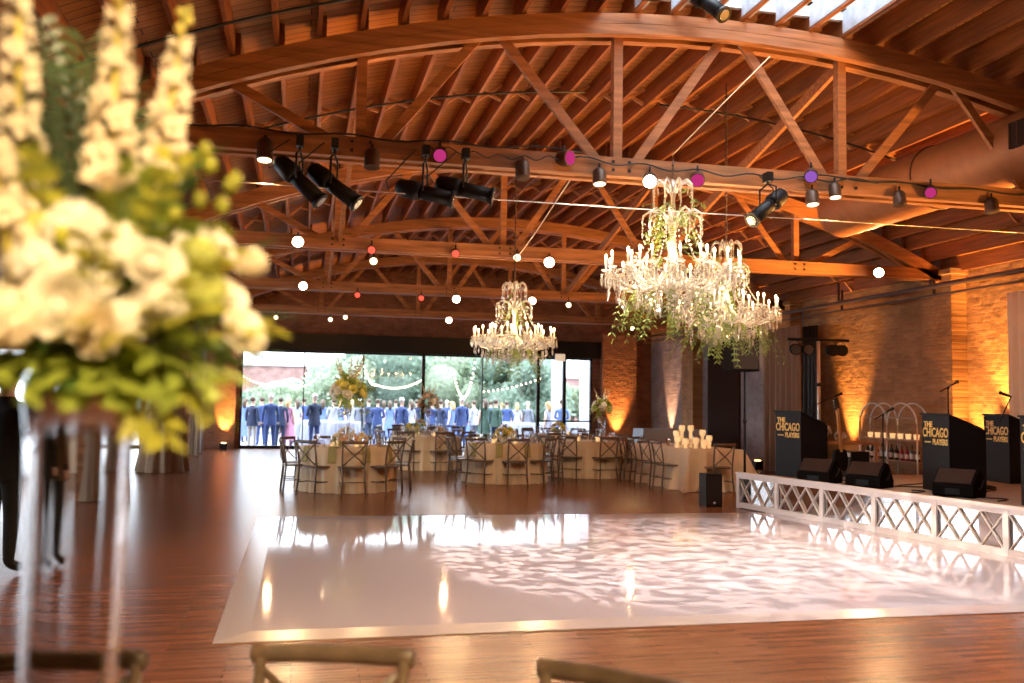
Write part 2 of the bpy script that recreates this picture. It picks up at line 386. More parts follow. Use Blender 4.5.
# left side: header above an open colonnade, side aisle beyond
w = MB(); w.box(XL-.3, YF, 3.75, XL, YB, 5.2); w.box(AISLE, YF, 3.75, XL, YB, 3.95)
struct(w.build('wall_left', M['plaster']), 'header wall above the open left colonnade')
w = MB(); w.box(AISLE-.2, YF, 0, AISLE, 9.0, 3.95); w.box(AISLE-.2, 29.4, 0, AISLE, YB+.3, 3.95); w.box(AISLE-.2, 9, 3.3, AISLE, 29.4, 3.95); w.box(AISLE, YB, 0, -8.9, YB+.3, 3.95); w.box(-3.9, YB, 0, XL-.3, YB+.3, 3.95); w.box(-8.9, YB, 3.0, -3.9, YB+.3, 3.95)
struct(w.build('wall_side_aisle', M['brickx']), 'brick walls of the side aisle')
w = MB(); t = .06
for x in (-8.9, -6.43, -3.96): w.box(x, YB+.02, 0, x+t, YB+.14, 3.0)
w.box(-8.9, YB+.02, 2.94, -3.9, YB+.14, 3.0); w.box(-8.9, YB+.02, 0, -3.9, YB+.14, .1)
o = struct(w.build('window_5', M['steel']), 'glazed doors at the end of the side aisle')
g = MB(); g.box(-8.84, YB+.07, .1, -3.96, YB+.08, 2.94); struct(g.build('pane', M['pane'], o))
w = MB()
for k in range(9): y = 9.0+k*2.55; w.box(AISLE-.14, y-.04, 0, AISLE-.02, y+.04, 3.3)
w.box(AISLE-.14, 9, 3.24, AISLE-.02, 29.4, 3.3); w.box(AISLE-.14, 9, 0, AISLE-.02, 29.4, .1)
o = struct(w.build('window_7', M['steel']), 'row of glazed doors along the side aisle')
g = MB(); g.box(AISLE-.09, 9, .1, AISLE-.08, 29.4, 3.24); struct(g.build('pane', M['pane'], o))
w = MB(); w.box(AISLE-.2, YF-.3, 0, XR+.3, YF, 6.6); struct(w.build('wall_front', M['brickx']), 'brick end wall of the hall')
for i, y in enumerate(TY[1:]):
    w = MB(); w.box(XL-.28, y-.16, 0, XL-.02, y+.16, 3.75); struct(w.build('trim_%d' % (i+2), M['truss']), 'timber post of the left colonnade')

# roof: boards on joists on bowstring trusses, skylight just before the third truss
SKX0, SKX1, SKY0, SKY1 = 3.1, 5.95, 4.6, 9.12
RJ = RA+.24; RB = RJ+.27
w = MB(); N = 30
xs = sorted(set([XL-.3+(XR+.6-XL)*i/N for i in range(N+1)]+[SKX0, SKX1]))
def strip(x0, x1, y0, y1):
    w.hexa([(x0, y0, arcz(x0, RB)), (x1, y0, arcz(x1, RB)), (x1, y1, arcz(x1, RB)), (x0, y1, arcz(x0, RB)),
            (x0, y0, arcz(x0, RB)+.06), (x1, y0, arcz(x1, RB)+.06), (x1, y1, arcz(x1, RB)+.06), (x0, y1, arcz(x0, RB)+.06)])
for a, b in zip(xs, xs[1:]):
    if b-a < 1e-4: continue
    if SKX0-1e-4 <= a and b <= SKX1+1e-4: strip(a, b, YF-.3, SKY0); strip(a, b, SKY1, YB+.3)
    else: strip(a, b, YF-.3, YB+.3)
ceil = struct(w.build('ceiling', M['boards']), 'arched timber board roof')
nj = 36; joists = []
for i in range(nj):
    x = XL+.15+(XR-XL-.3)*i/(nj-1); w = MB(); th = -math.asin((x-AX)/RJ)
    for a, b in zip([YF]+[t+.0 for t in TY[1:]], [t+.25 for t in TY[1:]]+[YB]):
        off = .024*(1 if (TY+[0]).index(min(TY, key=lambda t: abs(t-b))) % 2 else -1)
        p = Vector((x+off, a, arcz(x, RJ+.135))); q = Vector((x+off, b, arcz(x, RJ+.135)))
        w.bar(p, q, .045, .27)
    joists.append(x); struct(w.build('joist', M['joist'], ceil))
for bay, (a, b) in enumerate(zip(TY, TY[1:]+[YB])):
    w = MB(); y = (a+b)/2
    for x0, x1 in zip(joists, joists[1:]):
        zt, zb = RJ+.21, RJ+.02
        w.bar((x0+.03, y-.03, arcz(x0, zb)), (x1-.03, y-.03, arcz(x1, zt)), .04, .045, (0, 1, 0)); w.bar((x0+.03, y+.03, arcz(x0, zt)), (x1-.03, y+.03, arcz(x1, zb)), .04, .045, (0, 1, 0))
    struct(w.build('joist_bridging', M['truss'], ceil))
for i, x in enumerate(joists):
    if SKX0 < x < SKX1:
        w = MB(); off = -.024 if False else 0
        w.bar((x, SKY0, arcz(x, RJ+.155)), (x, SKY1, arcz(x, RJ+.155)), .10, .25); struct(w.build('skylit_joist', M['skylitgrey'], ceil))  # pale bluish paint here also carries the skylight's daylight in its colour
# skylight well
w = MB(); zs = 6.55
w.box(SKX0-.06, SKY0, 5.95, SKX0, SKY1, zs); w.box(SKX1, SKY0, 5.85, SKX1+.06, SKY1, zs); w.box(SKX0-.06, SKY0-.06, 5.85, SKX1+.06, SKY0, zs); w.box(SKX0-.06, SKY1, 5.95, SKX1+.06, SKY1+.06, zs)
sk = struct(w.build('window_6', M['white']), 'roof skylight with white painted curb')
g = MB(); g.box(SKX0-.06, SKY0-.06, zs, SKX1+.06, SKY1+.06, zs+.01); struct(g.build('pane', M['pane'], sk))
w = MB()
for x in (SKX0+1.2, SKX0+2.4): w.box(x, SKY0, zs-.06, x+.05, SKY1, zs-.005)
struct(w.build('glazing_bar', M['white'], sk))

BOT = [-2.2, .52, 3.25, 5.95, 8.67, 11.4]; TOP = [-.85, 1.85, 4.6, 7.35, 10.05]
def truss(y, ordn):
    t = bpy.data.objects.new('roof_truss', None); C.objects.link(t); t.location = (0, y, 0); struct(t, ordn+' timber bowstring roof truss'); t['category'] = 'truss'
    zl = 3.97
    w = MB()
    for dy in (-.11, .11): w.box(XL-.1, dy-.055, zl, XR-.05, dy+.055, zl+.2)
    for x in (-1.6, 2.1, 2.5, 6.9, 9.8): w.box(x-.3, -.055, zl+.02, x+.3, .055, zl+.18)
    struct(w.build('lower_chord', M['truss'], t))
    w = MB(); n = 28; xs = [XL+(XR-XL)*i/n for i in range(n+1)]
    for dy in (-.11, .11):
        for lay in (0, 1):
            r0 = RA+.115*lay; r1 = r0+.11
            vs = []; fs = []
            for x in xs:
                for rr, yy in ((r0, dy-.055), (r0, dy+.055), (r1, dy+.055), (r1, dy-.055)): vs.append((x, yy, arcz(x, rr)))
            for i in range(n):
                for j in range(4): fs.append((i*4+j, i*4+(j+1) % 4, i*4+4+(j+1) % 4, i*4+4+j))
            fs += [(3, 2, 1, 0), (n*4, n*4+1, n*4+2, n*4+3)]
            w.add(vs, fs)
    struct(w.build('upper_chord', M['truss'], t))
    for x in BOT[1:-1]:
        w = MB(); w.box(x-.05, -.05, zl+.03, x+.05, .05, arcz(x, RA+.1)); struct(w.build('post', M['truss'], t))
    for i, xt in enumerate(TOP):
        for xb, sg in ((BOT[i], 1), (BOT[i+1], -1)):
            w = MB(); w.bar((xb+sg*.16, 0, zl+.12), (xt-sg*.12, 0, arcz(xt, RA+.06)), .10, .05, (0, 1, 0)); struct(w.build('brace', M['truss'], t))
    w = MB()
    for x in BOT[1:-1]:
        for dx in (-.09, .09):
            for dz in (.06, .15): w.box(x+dx-.014, -.178, zl+dz-.014, x+dx+.014, -.164, zl+dz+.014)
    struct(w.build('bolts', M['steel'], t))
for y, nm in zip(TY, ('hidden rear', 'nearest overhead', 'large front', 'second', 'third', 'last')): truss(y, nm)
for y0, y1 in ((9.3, 15.0), (15.0, 20.7)):
    for x in (.55, 6.0):
        w = MB(); w.bar((x, y0+.17, arcz(x, RA)), (x, y1-.17, 4.15), .05, .14); struct(w.build('sway_brace', M['truss']), 'diagonal timber sway brace between trusses')
# duct
t = thing('air_duct', 'large round spiral air duct hung under the roof at right', 'duct', (8.4, 0, 4.72)); t['kind'] = 'structure'
w = MB(); ring = []
for k in range(0, 140):
    y = 2+k*.08; ring.append((.425 if k % 5 else .431, y))
vs = []; fs = []; n = 24
for r, y in ring:
    for j in range(n): a = 2*PI*j/n; vs.append((r*math.cos(a), y, r*math.sin(a)))
for i in range(len(ring)-1):
    for j in range(n): fs.append((i*n+j, (i+1)*n+j, (i+1)*n+(j+1) % n, i*n+(j+1) % n))
fs.append(tuple(range(n))); fs.append(tuple(range((len(ring)-1)*n, len(ring)*n))[::-1])
w.add(vs, fs, True); w.build('duct_body', M['duct'], t)
for y in (5.6, 10.8):
    w = MB(); w.tube([(.437*math.cos(a*PI/16), y, .437*math.sin(a*PI/16)) for a in range(33)], .012, 6); w.build('seam_band', M['copper'], t)
w = MB(); w.box(-.455, 7.95, -.13, -.40, 9.0, .17); gr = w.build('grille', M['steel'], t)
w = MB()
for k in range(9): w.box(-.465, 7.97+k*.125, -.12, -.452, 7.985+k*.125, .16)
w.build('grille_bars', M['copper'], t)

# pipes along the right wall and between the joists
for (z, r, dx) in ((3.84, .05, .5), (3.68, .028, .42)):
    w = MB(); w.tube([(XR-dx, YF+.1, z), (XR-dx, YB-.4, z)], r, 8)
    for y in range(-4, 30, 3): w.box(XR-dx-.02, y+.9, z+r, XR-dx+.02, y+.94, z+.45)
    struct(w.build('trim_%d' % (8 if r > .04 else 9), M['copper']), 'pipe running along the top of the brick side wall')
for j, (y, x0, x1, dz) in enumerate(((8.2, -2.9, 2.6, -.03), (11.6, -2.9, 3.6, -.02), (11.9, 4.8, 9.5, -.02))):
    w = MB(); w.tube([(x0+(x1-x0)*i/12, y, arcz(x0+(x1-x0)*i/12, RJ-.04)+dz) for i in range(13)], .014, 6)
    struct(w.build('trim_%d' % (10+j), M['cable']), 'dark conduit crossing under the joists')

# ------------------------------------------------------------------ dance floor and stage
def sx(y): return 6.64+.155*(13.17-y)
t = thing('dance_floor', 'glossy white vinyl dance floor laid over the hardwood', 'dance floor', (0, 0, 0))
A = [(-.49, 6.22), (sx(6.15)-.03, 6.15), (sx(12.46)-.03, 12.46), (-.49, 12.66)]
I = [(-.27, 6.42), (A[1][0]-.0, 6.35), (A[2][0]-.0, 12.36), (-.27, 12.54)]
w = MB(); w.prism(I, .001, .024); w.build('vinyl_panel', M['vinyl'], t)
w = MB()
for i, j in ((0, 1), (2, 3), (3, 0)):
    a, b, c, d = A[i], A[j], I[j], I[i]
    w.hexa([(*a, .001), (*b, .001), (*c, .001), (*d, .001), (*a, .006), (*b, .006), (*c, .024), (*d, .024)])
w.build('ramped_edge', M['ramp'], t)

SZ = .50
poly = [(sx(13.2)+.05, 13.2), (sx(4.0)+.05, 4.0), (XR-.01, 4.0), (XR-.01, 13.2)]
w = MB(); w.prism(poly, 0.0, SZ-.0); struct(w.build('stage_platform', M['stagetop']), 'low band stage platform along the right wall')
w = MB(); d = Vector((.155, -1, 0)).normalized()
p0 = Vector((sx(13.2)+.02, 13.2, 0)); p1 = Vector((sx(4.0)+.02, 4.0, 0))
w.bar((p0.x-.022, p0.y, .25), (p1.x-.022, p1.y, .25), .02, .46); tag(w.build('mirror_skirting', M['mirror']), 'mirrored skirting panel behind the white lattice', 'panel')
fence = thing('lattice_railing', 'long white lattice railing along the front of the stage', 'railing')
nvec = Vector((-d.y, d.x, 0)); nvec = -nvec if nvec.x > 0 else nvec
def fp(s, off, z): p = Vector((sx(13.17), 13.17, 0))+d*s+nvec*off; return (p.x, p.y, z)
SEC = .955; NS = 9
w = MB(); w.bar(fp(0, .03, .535), fp(SEC*NS, .03, .535), .075, .035); w.bar(fp(0, .03, .49), fp(SEC*NS, .03, .49), .03, .06); w.build('top_rail', M['white'], fence)
w = MB(); w.bar(fp(0, .03, .055), fp(SEC*NS, .03, .055), .03, .075); w.build('bottom_rail', M['white'], fence)
for k in range(NS+1):
    w = MB(); s = max(.03, k*SEC); w.bar(fp(s, .035, .005), fp(s, .035, .52), .03, .07, d); w.build('post', M['white'], fence)
for k in range(NS):
    w = MB(); n = 3; s0 = k*SEC+.035; cw = (SEC-.07)/n; z0, z1 = .09, .462
    for i in range(n):
        for a, b, o in ((s0+i*cw, s0+(i+1)*cw, .02), (s0+(i+1)*cw, s0+i*cw, .032)):
            w.bar(fp(a, o, z0), fp(b, o, z1), .012, .028, nvec)
    w.build('lattice_panel', M['white'], fence)

# ---- band lecterns
def text(body, size, loc, parent, m, name='lettering', sxx=1.0):
    cu = bpy.data.curves.new(name, 'FONT'); cu.body = body; cu.size = size; cu.extrude = .002; cu.align_x = 'CENTER'; cu.resolution_u = 3; cu.offset = .0035
    o = bpy.data.objects.new(name, cu); C.objects.link(o); o.parent = parent; o.location = loc
    o.rotation_euler = (PI/2, 0, -PI/2); o.scale = (sxx, 1, 1); cu.materials.append(m)
    me = bpy.data.meshes.new_from_object(o.evaluated_get(bpy.context.evaluated_depsgraph_get())); o2 = bpy.data.objects.new(name, me); C.objects.link(o2)
    o2.parent = parent; o2.location = loc; o2.rotation_euler = o.rotation_euler; o2.scale = o.scale; bpy.data.objects.remove(o); return o2
def lectern(label, loc, rz, ins=False):
    t = thing('music_stand_front', label, 'lectern', loc, rz, 'band lecterns on the stage')
    Wd, D, H, H2 = .58, .50, 1.0, .80
    w = MB(); w.box(-.012, -Wd/2, 0, .0, Wd/2, H); w.build('front_panel', M['navy'], t)
    for s in (-1, 1):
        y0 = s*Wd/2; y1 = y0-s*.015; a, b = min(y0, y1), max(y0, y1)
        w = MB(); w.hexa([(0, a, 0), (D, a, 0), (D, b, 0), (0, b, 0), (0, a, H-.01), (D, a, H2), (D, b, H2), (0, b, H-.01)]); w.build('side_panel', M['navy'], t)
    w = MB(); w.hexa([(-.03, -Wd/2-.02, H-.012), (D*.9, -Wd/2-.02, H2+.005), (D*.9, Wd/2+.02, H2+.005), (-.03, Wd/2+.02, H-.012), (-.03, -Wd/2-.02, H+.006), (D*.9, -Wd/2-.02, H2+.024), (D*.9, Wd/2+.02, H2+.024), (-.03, Wd/2+.02, H+.006)]); w.build('sloped_top', M['navy'], t)
    text('THE', .10, (-.014, .15, .83), t, M['gold'], sxx=1.0); text('CHICAGO', .17, (-.014, 0.0, .70), t, M['gold'], sxx=.70); text('PLAYERS', .105, (-.014, -.10, .60), t, M['gold'], sxx=.80)
    w = MB()
    for k in range(4): w.box(-.018, .10+k*.035, .62, -.012, .12+k*.035, .64)
    w.build('lettering_dots', M['gold'], t)
    return t
lectern('dark lectern at the far end of the stage, apart from the others', (7.3, 12.85, SZ), math.radians(10))
lectern('tall dark lectern between the floor monitors at mid stage', (8.12, 10.55, SZ), math.radians(-4))
lectern('dark lectern set back behind the right-hand floor monitor', (10.12, 11.8, SZ), math.radians(-6))
lectern('dark lectern cut off by the right edge of the photo', (7.92, 8.6, SZ), math.radians(-4))

# ---- floor monitors
def monitor(label, loc, rz):
    t = thing('floor_monitor', label, 'speaker', loc, rz, 'wedge monitors at the stage front'); t.scale = (.86, .86, .86)
    L = .56
    prof = [(0.0, .03), (0.04, .0), (.46, 0), (.48, .10), (.32, .36), (.22, .39), (.0, .16)]   # x toward audience negative
    w = MB(); n = len(prof)
    vs = [(x, -L/2, z) for x, z in prof]+[(x, L/2, z) for x, z in prof]
    w.add(vs, [tuple(range(n)), tuple(range(n, 2*n))[::-1]]+[(i, n+i, n+(i+1) % n, (i+1) % n) for i in range(n)]); w.build('cabinet', M['blackrough'], t)
    w = MB()
    w.hexa([(.02, -L/2+.03, .185), (.02, L/2-.03, .185), (.2, L/2-.03, .378), (.2, -L/2+.03, .378), (.0, -L/2+.03, .20), (.0, L/2-.03, .20), (.185, L/2-.03, .392), (.185, -L/2+.03, .392)]); w.build('grille', M['grille'], t)
    for s in (-1, 1):
        w = MB(); w.tube([(.2, s*(L/2+.0), .12), (.2, s*(L/2+.03), .13), (.3, s*(L/2+.03), .24), (.3, s*L/2, .25)], .012, 6); w.build('handle', M['black'], t)
    w = MB(); w.box(-.006, -.1, .04, .0, .1, .12); w.build('connector_plate', M['black'], t)
monitor('black wedge monitor nearest the guitar on the stage', (7.05, 11.75, SZ), math.radians(32))
monitor('black wedge monitor left of the mid stage lectern', (7.36, 11.05, SZ), math.radians(30))
monitor('black wedge monitor right of the mid stage lectern', (7.74, 9.78, SZ), math.radians(30))

# ---- microphones on stands
def mic(label, loc, h, boom, rz):
    t = thing('microphone_stand', label, 'microphone', loc, rz, 'microphones on the stage')
    w = MB(); w.lathe([(0, 0), (.13, 0), (.13, .02), (.03, .04), (0, .04)], 16); w.build('base', M['black'], t)
    w = MB(); w.tube([(0, 0, .03), (0, 0, h)], .011, 8); w.build('pole', M['black'], t)
    w = MB(); w.tube([(-.2, 0, h-.06), (boom[0], 0, h+boom[1])], .008, 6); w.ball((0, 0, h), .022); w.build('boom_arm', M['black'], t)
    w = MB(); e = Vector((boom[0], 0, h+boom[1])); q = e+Vector((.15, 0, .05)); w.tube([e, q], [.013, .02], 8); w.ball(q, .027); w.build('microphone', M['black'], t)
mic('microphone on upright stand behind the mid stage lectern', (9.45, 12.0, SZ), 1.38, (.10, .05), math.radians(20))
mic('microphone on boom stand between the two right-hand lecterns', (9.2, 10.95, SZ), .95, (-.38, .30), math.radians(170))
mic('microphone on stand in front of the arched bottle shelf', (8.9, 12.8, SZ), .95, (.1, .06), math.radians(20))
mic('microphone on boom stand behind the far lectern', (8.9, 14.9, 0), 1.55, (.55, .22), math.radians(10))
# cables on the stage
for k, (x, y) in enumerate(((7.5, 12.2), (7.4, 10.6), (8.3, 11.6))):
    w = MB(); pts = [(x+.9*math.sin(i*.55+k)*.5+i*.03, y-i*.09, SZ+.008) for i in range(16)]; w.tube(pts, .008, 6)
    tag(w.build('stage_cable', M['cable']), ('black cable snaking in front of the guitar', 'black cable by the left wedge monitors', 'black cable behind the wedge monitors')[k], 'cable')

# ---- guitar on stand with amplifier
t = thing('electric_guitar', 'guitar with pale maple neck leaning upright near the left wedge monitor', 'guitar', (7.98, 12.55, SZ), math.radians(25))
w = MB(); n = 24; out = []
for i in range(n):
    a = 2*PI*i/n; r = .17+.03*math.cos(2*a)-.025*math.cos(4*a)*.5; out.append((r*math.cos(a)*.95, r*math.sin(a)*1.2))
vs = [(x, -.025, .27+z) for x, z in out]+[(x, .025, .27+z) for x, z in out]
w.add(vs, [tuple(range(n)), tuple(range(n, 2*n))[::-1]]+[(i, n+i, n+(i+1) % n, (i+1) % n) for i in range(n)]); w.build('body', M['black'], t)
w = MB(); w.bar((-.0, -.03, .40), (-.10, -.03, 1.05), .03, .055, (1, 0, 0)); w.build('neck', M['guitarwood'], t)
w = MB(); w.bar((-.10, -.03, 1.03), (-.125, -.02, 1.20), .025, .095, (1, 0, 0)); hd = w.build('headstock', M['black'], t)
w = MB()
for k in range(3):
    for s in (-1, 1): w.ball((-.105-k*.012+s*.06, -.03, 1.07+k*.045), .012)
w.build('tuning_peg', M['chrome'], hd)
t = thing('guitar_amplifier', 'small black guitar amplifier on the stage beside the guitar', 'amplifier', (8.35, 12.75, SZ), math.radians(-8))
w = MB(); w.box(-.14, -.22, 0, .14, .22, .4); w.build('cabinet', M['black'], t)
w = MB(); w.box(-.15, -.19, .03, -.14, .19, .3); w.build('grille', M['grille'], t)
w = MB(); w.box(-.15, -.19, .32, -.14, .19, .38); w.build('control_panel', M['alu'], t)

# ---- PA speaker on pole and subwoofer
t = thing('speaker_on_pole', 'black loudspeaker raised on a black pole at the stage corner', 'speaker', (6.70, 13.1, SZ), math.radians(0))
w = MB(); w.lathe([(0, 0), (.09, 0), (.09, .015), (.03, .03), (0, .03)], 16); w.build('base_plate', M['black'], t)
w = MB(); w.tube([(0, 0, .03), (0, 0, 1.0)], .02, 8); w.tube([(0, 0, .95), (0, 0, 1.62)], .016, 8); w.build('pole', M['black'], t)
w = MB(); w.tube([(0, 0, .8), (0, 0, .86)], .03, 8); w.build('collar', M['black'], t)
tilt = .12
w = MB(); w.prism([(-.33, -.24), (.12, -.24), (.19, .0), (.13, .24), (-.26, .24)], 1.60, 2.30); sp = w.build('cabinet', M['blackrough'], t)
w = MB(); w.box(-.31, -.252, 1.63, .10, -.24, 2.27); w.build('grille', M['grille'], t)
t = thing('floor_loudspeaker', 'small black loudspeaker standing on the floor at the end of the lattice', 'speaker', (6.32, 13.5, 0), math.radians(-5))
w = MB(); w.box(-.13, -.16, .0, .13, .16, .5); w.build('cabinet', M['black'], t)
w = MB(); w.box(-.115, -.17, .03, .115, -.16, .47); w.build('grille', M['grille'], t)
w = MB(); w.box(-.02, -.175, .05, .02, -.17, .075); w.build('badge', M['chrome'], t)

# ---- light tree
t = thing('light_tree', 'pale pole with crossbar of four par lights near the curtain', 'stage light', (9.25, 15.2, 0), math.radians(0))
w = MB(); w.tube([(0, 0, .05), (0, 0, 2.78)], .032, 10); w.build('pole', M['alu'], t)
w = MB(); w.tube([(-.62, 0, 2.8), (.62, 0, 2.8)], .025, 8); w.build('crossbar', M['black'], t)
w = MB()
for k in range(3): a = k*2*PI/3; w.tube([(0, 0, .5), (.45*math.cos(a), .45*math.sin(a), .015)], .018, 6)
w.build('tripod', M['black'], t)
w = MB()
for z in (1.2, 1.95): w.tube([(0, 0, z), (0, 0, z+.06)], .045, 8)
w.build('collar', M['black'], t)
for k, (x, dx, hot) in enumerate(((-.48, -.15, 1), (-.24, -.05, 1), (.26, .10, 0), (.44, .2, 0))):
    d_ = Vector((dx-.15, -1, -.12)).normalized(); c0 = Vector((x, 0, 2.62))
    w = MB(); w.tube([c0-d_*.12, c0-d_*.05, c0+d_*.1], [.05, .1, .105], 14); p = w.build('par_can', M['black'], t)
    w = MB(); w.tube([c0+d_*.101, c0+d_*.106], [.09, .088], 14); w.build('lens', M['chrome'] if hot else M['black'], p)
    w = MB(); w.tube([(x-.1, 0, 2.62), (x-.1, 0, 2.74), (x, 0, 2.79), (x+.1, 0, 2.74), (x+.1, 0, 2.62)], .008, 6); w.build('yoke', M['black'], p)

# ---- curtains
def curtain(name, label, p, q, z0, z1, amp, nf, m, cat='curtain', thick=.012):
    p = Vector((*p, 0)); q = Vector((*q, 0)); d_ = (q-p); L = d_.length; d_.normalize(); nn = Vector((-d_.y, d_.x, 0)); w = MB()
    n = nf*8; vs = []; fs = []; rows = 5
    for side in (0, 1):
        for r_ in range(rows+1):
            z = z0+(z1-z0)*r_/rows
            for i in range(n+1):
                u = i/n; a = amp*(1.15-.45*r_/rows)*math.sin(2*PI*nf*u+.6*math.sin(7*u))*(1+.25*math.sin(13*u)); b = p+d_*L*u+nn*(a+side*thick); vs.append((b.x, b.y, z))
    o = (rows+1)*(n+1)
    for side in (0, 1):
        for r_ in range(rows):
            for i in range(n):
                k = side*o+r_*(n+1)+i; f = (k, k+1, k+n+2, k+n+1); fs.append(f if side else f[::-1])
    for i in range(n): fs.append((i, i+1, o+i+1, o+i)); k = rows*(n+1)+i; fs.append((k+1, k, o+k, o+k+1))
    w.add(vs, fs, True); return tag(w.build(name, m), label, cat)
curtain('curtain', 'tall bronze curtain hanging on the right wall behind the far lectern', (11.2, 20.9), (11.2, 19.2), .02, 3.45, .06, 7, M['drapebrown'])
curtain('curtain', 'narrow black curtain beside the light tree', (11.2, 19.05), (11.2, 18.45), .02, 3.4, .05, 4, M['black'])
curtain('curtain', 'cream curtain at the right edge of the photo', (11.35, 12.95), (11.35, 11.7), .02, 3.5, .06, 7, M['creamdrape'])
curtain('curtain', 'pale grey sheer curtain by the left uplight', (-3.0, 27.9), (-2.62, 27.3), .02, 3.6, .05, 4, M['greydrape'])
curtain('curtain', 'brown curtain left of the pale grey sheer', (-2.9, 26.9), (-2.6, 26.0), .02, 3.6, .05, 5, M['drapebrown'])
def colwrap(name, label, x, y, r, m, z1=3.6):
    w = MB(); f = lambda rr, z, a: rr*(1+.10*math.sin(9*a+z)+.05*math.sin(17*a))
    w.lathe([(r*1.25, .01), (r*1.1, .4), (r*.95, 1.2), (r*.85, 2.2), (r*.9, z1)], 72, (x, y, 0), fn=f); w.lathe([(r*.9, z1), (r*.3, z1+.01)], 72, (x, y, 0), fn=f); tag(w.build(name, m), label, 'drape')
colwrap('column_drape', 'champagne drape wrapped round the nearer left column', -2.80, 15.0, .25, M['drape'])
colwrap('column_drape', 'wide bronze drape wrapped round the farther left column', -2.78, 20.7, .40, M['drapebrown'])

# ---- uplights on the floor
def uplight(label, x, y, tgt, e, col=(1, .47, .12), z0=.0, box=False):
    t = thing('uplight', label, 'uplight', (x, y, z0), 0, 'amber uplights on the floor along the walls')
    w = MB(); w.box(-.11, -.09, 0, .11, .09, .2); w.build('housing', M['black'], t)
    w = MB(); w.lathe([(.0, .202), (.07, .202), (.07, .208), (0, .208)], 12); w.build('lens', M['uplens'], t)
    lamp('uplight_lamp', 'SPOT', (x, y, z0+.24), e*3.2, col, tgt, .05, 46, .8)
uplight('uplight washing the brick pier right of the windows', 10.5, 29.6, (10.6, 30.1, 2.6), 260)
uplight('uplight washing the brick pier left of the windows', -2.22, 29.62, (-2.22, 29.98, 1.1), 200)
uplight('uplight streaking up the grey brick wall', 11.6, 28.4, (11.87, 28.3, 3), 240, (1, .5, .25))
uplight('uplight at the foot of the wall left of the bronze curtain', 11.35, 21.5, (11.85, 21.4, 3), 300)
uplight('uplight on the brick wall by the light tree', 11.55, 18.2, (11.87, 18.1, 3), 330)
uplight('uplight on the brick wall behind the mid stage lectern', 11.5, 14.2, (11.85, 14.25, 3), 300)
uplight('uplight hidden behind the right-hand lecterns', 11.45, 13.1, (11.85, 13.5, 2.5), 480, z0=SZ)
uplight('uplight at the brick wall behind the cream curtain', 11.5, 11.0, (11.85, 10.9, 3), 200, z0=SZ)

# ---- arched bottle shelf against the right wall
t = thing('arched_shelf', 'double arched metal bottle shelf standing against the brick wall', 'shelf', (11.3, 15.95, 0), -PI/2)
w = MB()
for s in (-1, 0, 1): w.tube([(s*.9, .12, 0), (s*.9, .12, 1.25)], .018, 8); w.tube([(s*.9, -.12, 0), (s*.9, -.12, 1.25)], .018, 8)
for s in (-.45, .45):
    for y in (-.12, .12): w.tube([(s+.45*math.cos(a*PI/14), y, 1.25+.42*math.sin(a*PI/14)) for a in range(15)], .018, 8)
w.build('frame', M['alu'], t)
for z in (.55, .96, 1.38):
    w = MB(); w.box(-.88, -.15, z, .88, .15, z+.025); w.build('shelf_board', M['woodwarm'], t)
SH = (11.3, 15.95)
k = 0
for i in range(11):
    y = SH[1]+.78-i*.155; m_, h_ = [(M['winebottle'], .30), (M['clearbottle'], .30), (M['redbottle'], .27), (M['winebottle'], .28)][(i*3+i//4) % 4]
    t = thing('bottle', '%s bottle on the lower board of the arched shelf' % {'dark_bottle': 'dark', 'clear_bottle': 'clear', 'red_carton': 'red'}[m_.name], 'bottle', (SH[0]-.02, y, .578), 0, 'bottles on the arched shelf')
    w = MB(); w.lathe([(0, 0), (.04, 0), (.04, h_*.6), (.014, h_*.78), (.014, h_), (0, h_)], 10); w.build('bottle_body', m_, t)
    w = MB(); w.lathe([(.0412, h_*.15), (.0412, h_*.45)], 10); w.build('paper_label', M['labelw'], t)
for i in range(7):
    t = thing('votive_candle', 'glowing votive candle on the upper board of the arched shelf', 'candle', (SH[0], SH[1]+.72-i*.24, .987), 0, 'votives on the arched shelf')
    w = MB(); w.lathe([(0, 0), (.045, 0), (.055, .1), (.05, .1), (.04, .02), (0, .02)], 10); w.build('glass_cup', M['frost'], t)
    w = MB(); w.ball((0, 0, .07), .014, (1, 1, 1.6), 6, 5); w.build('candle_flame', M['flame'], t)

# ---- side bar table by the light tree with flowers
t = thing('bar_table', 'wooden side table behind the light tree carrying white flowers', 'table', (9.9, 15.75, 0), -.1)
w = MB(); w.box(-.65, -.3, .88, .75, .3, .93); w.build('tabletop', M['woodwarm'], t)
for sx_ in (-.6, .7):
    for sy in (-.25, .25): w = MB(); w.box(sx_-.03, sy-.03, 0, sx_+.03, sy+.03, .88); w.build('leg', M['woodwarm'], t)
w = MB(); w.box(-.62, -.26, .3, .72, .26, .33); w.build('shelf', M['woodwarm'], t)

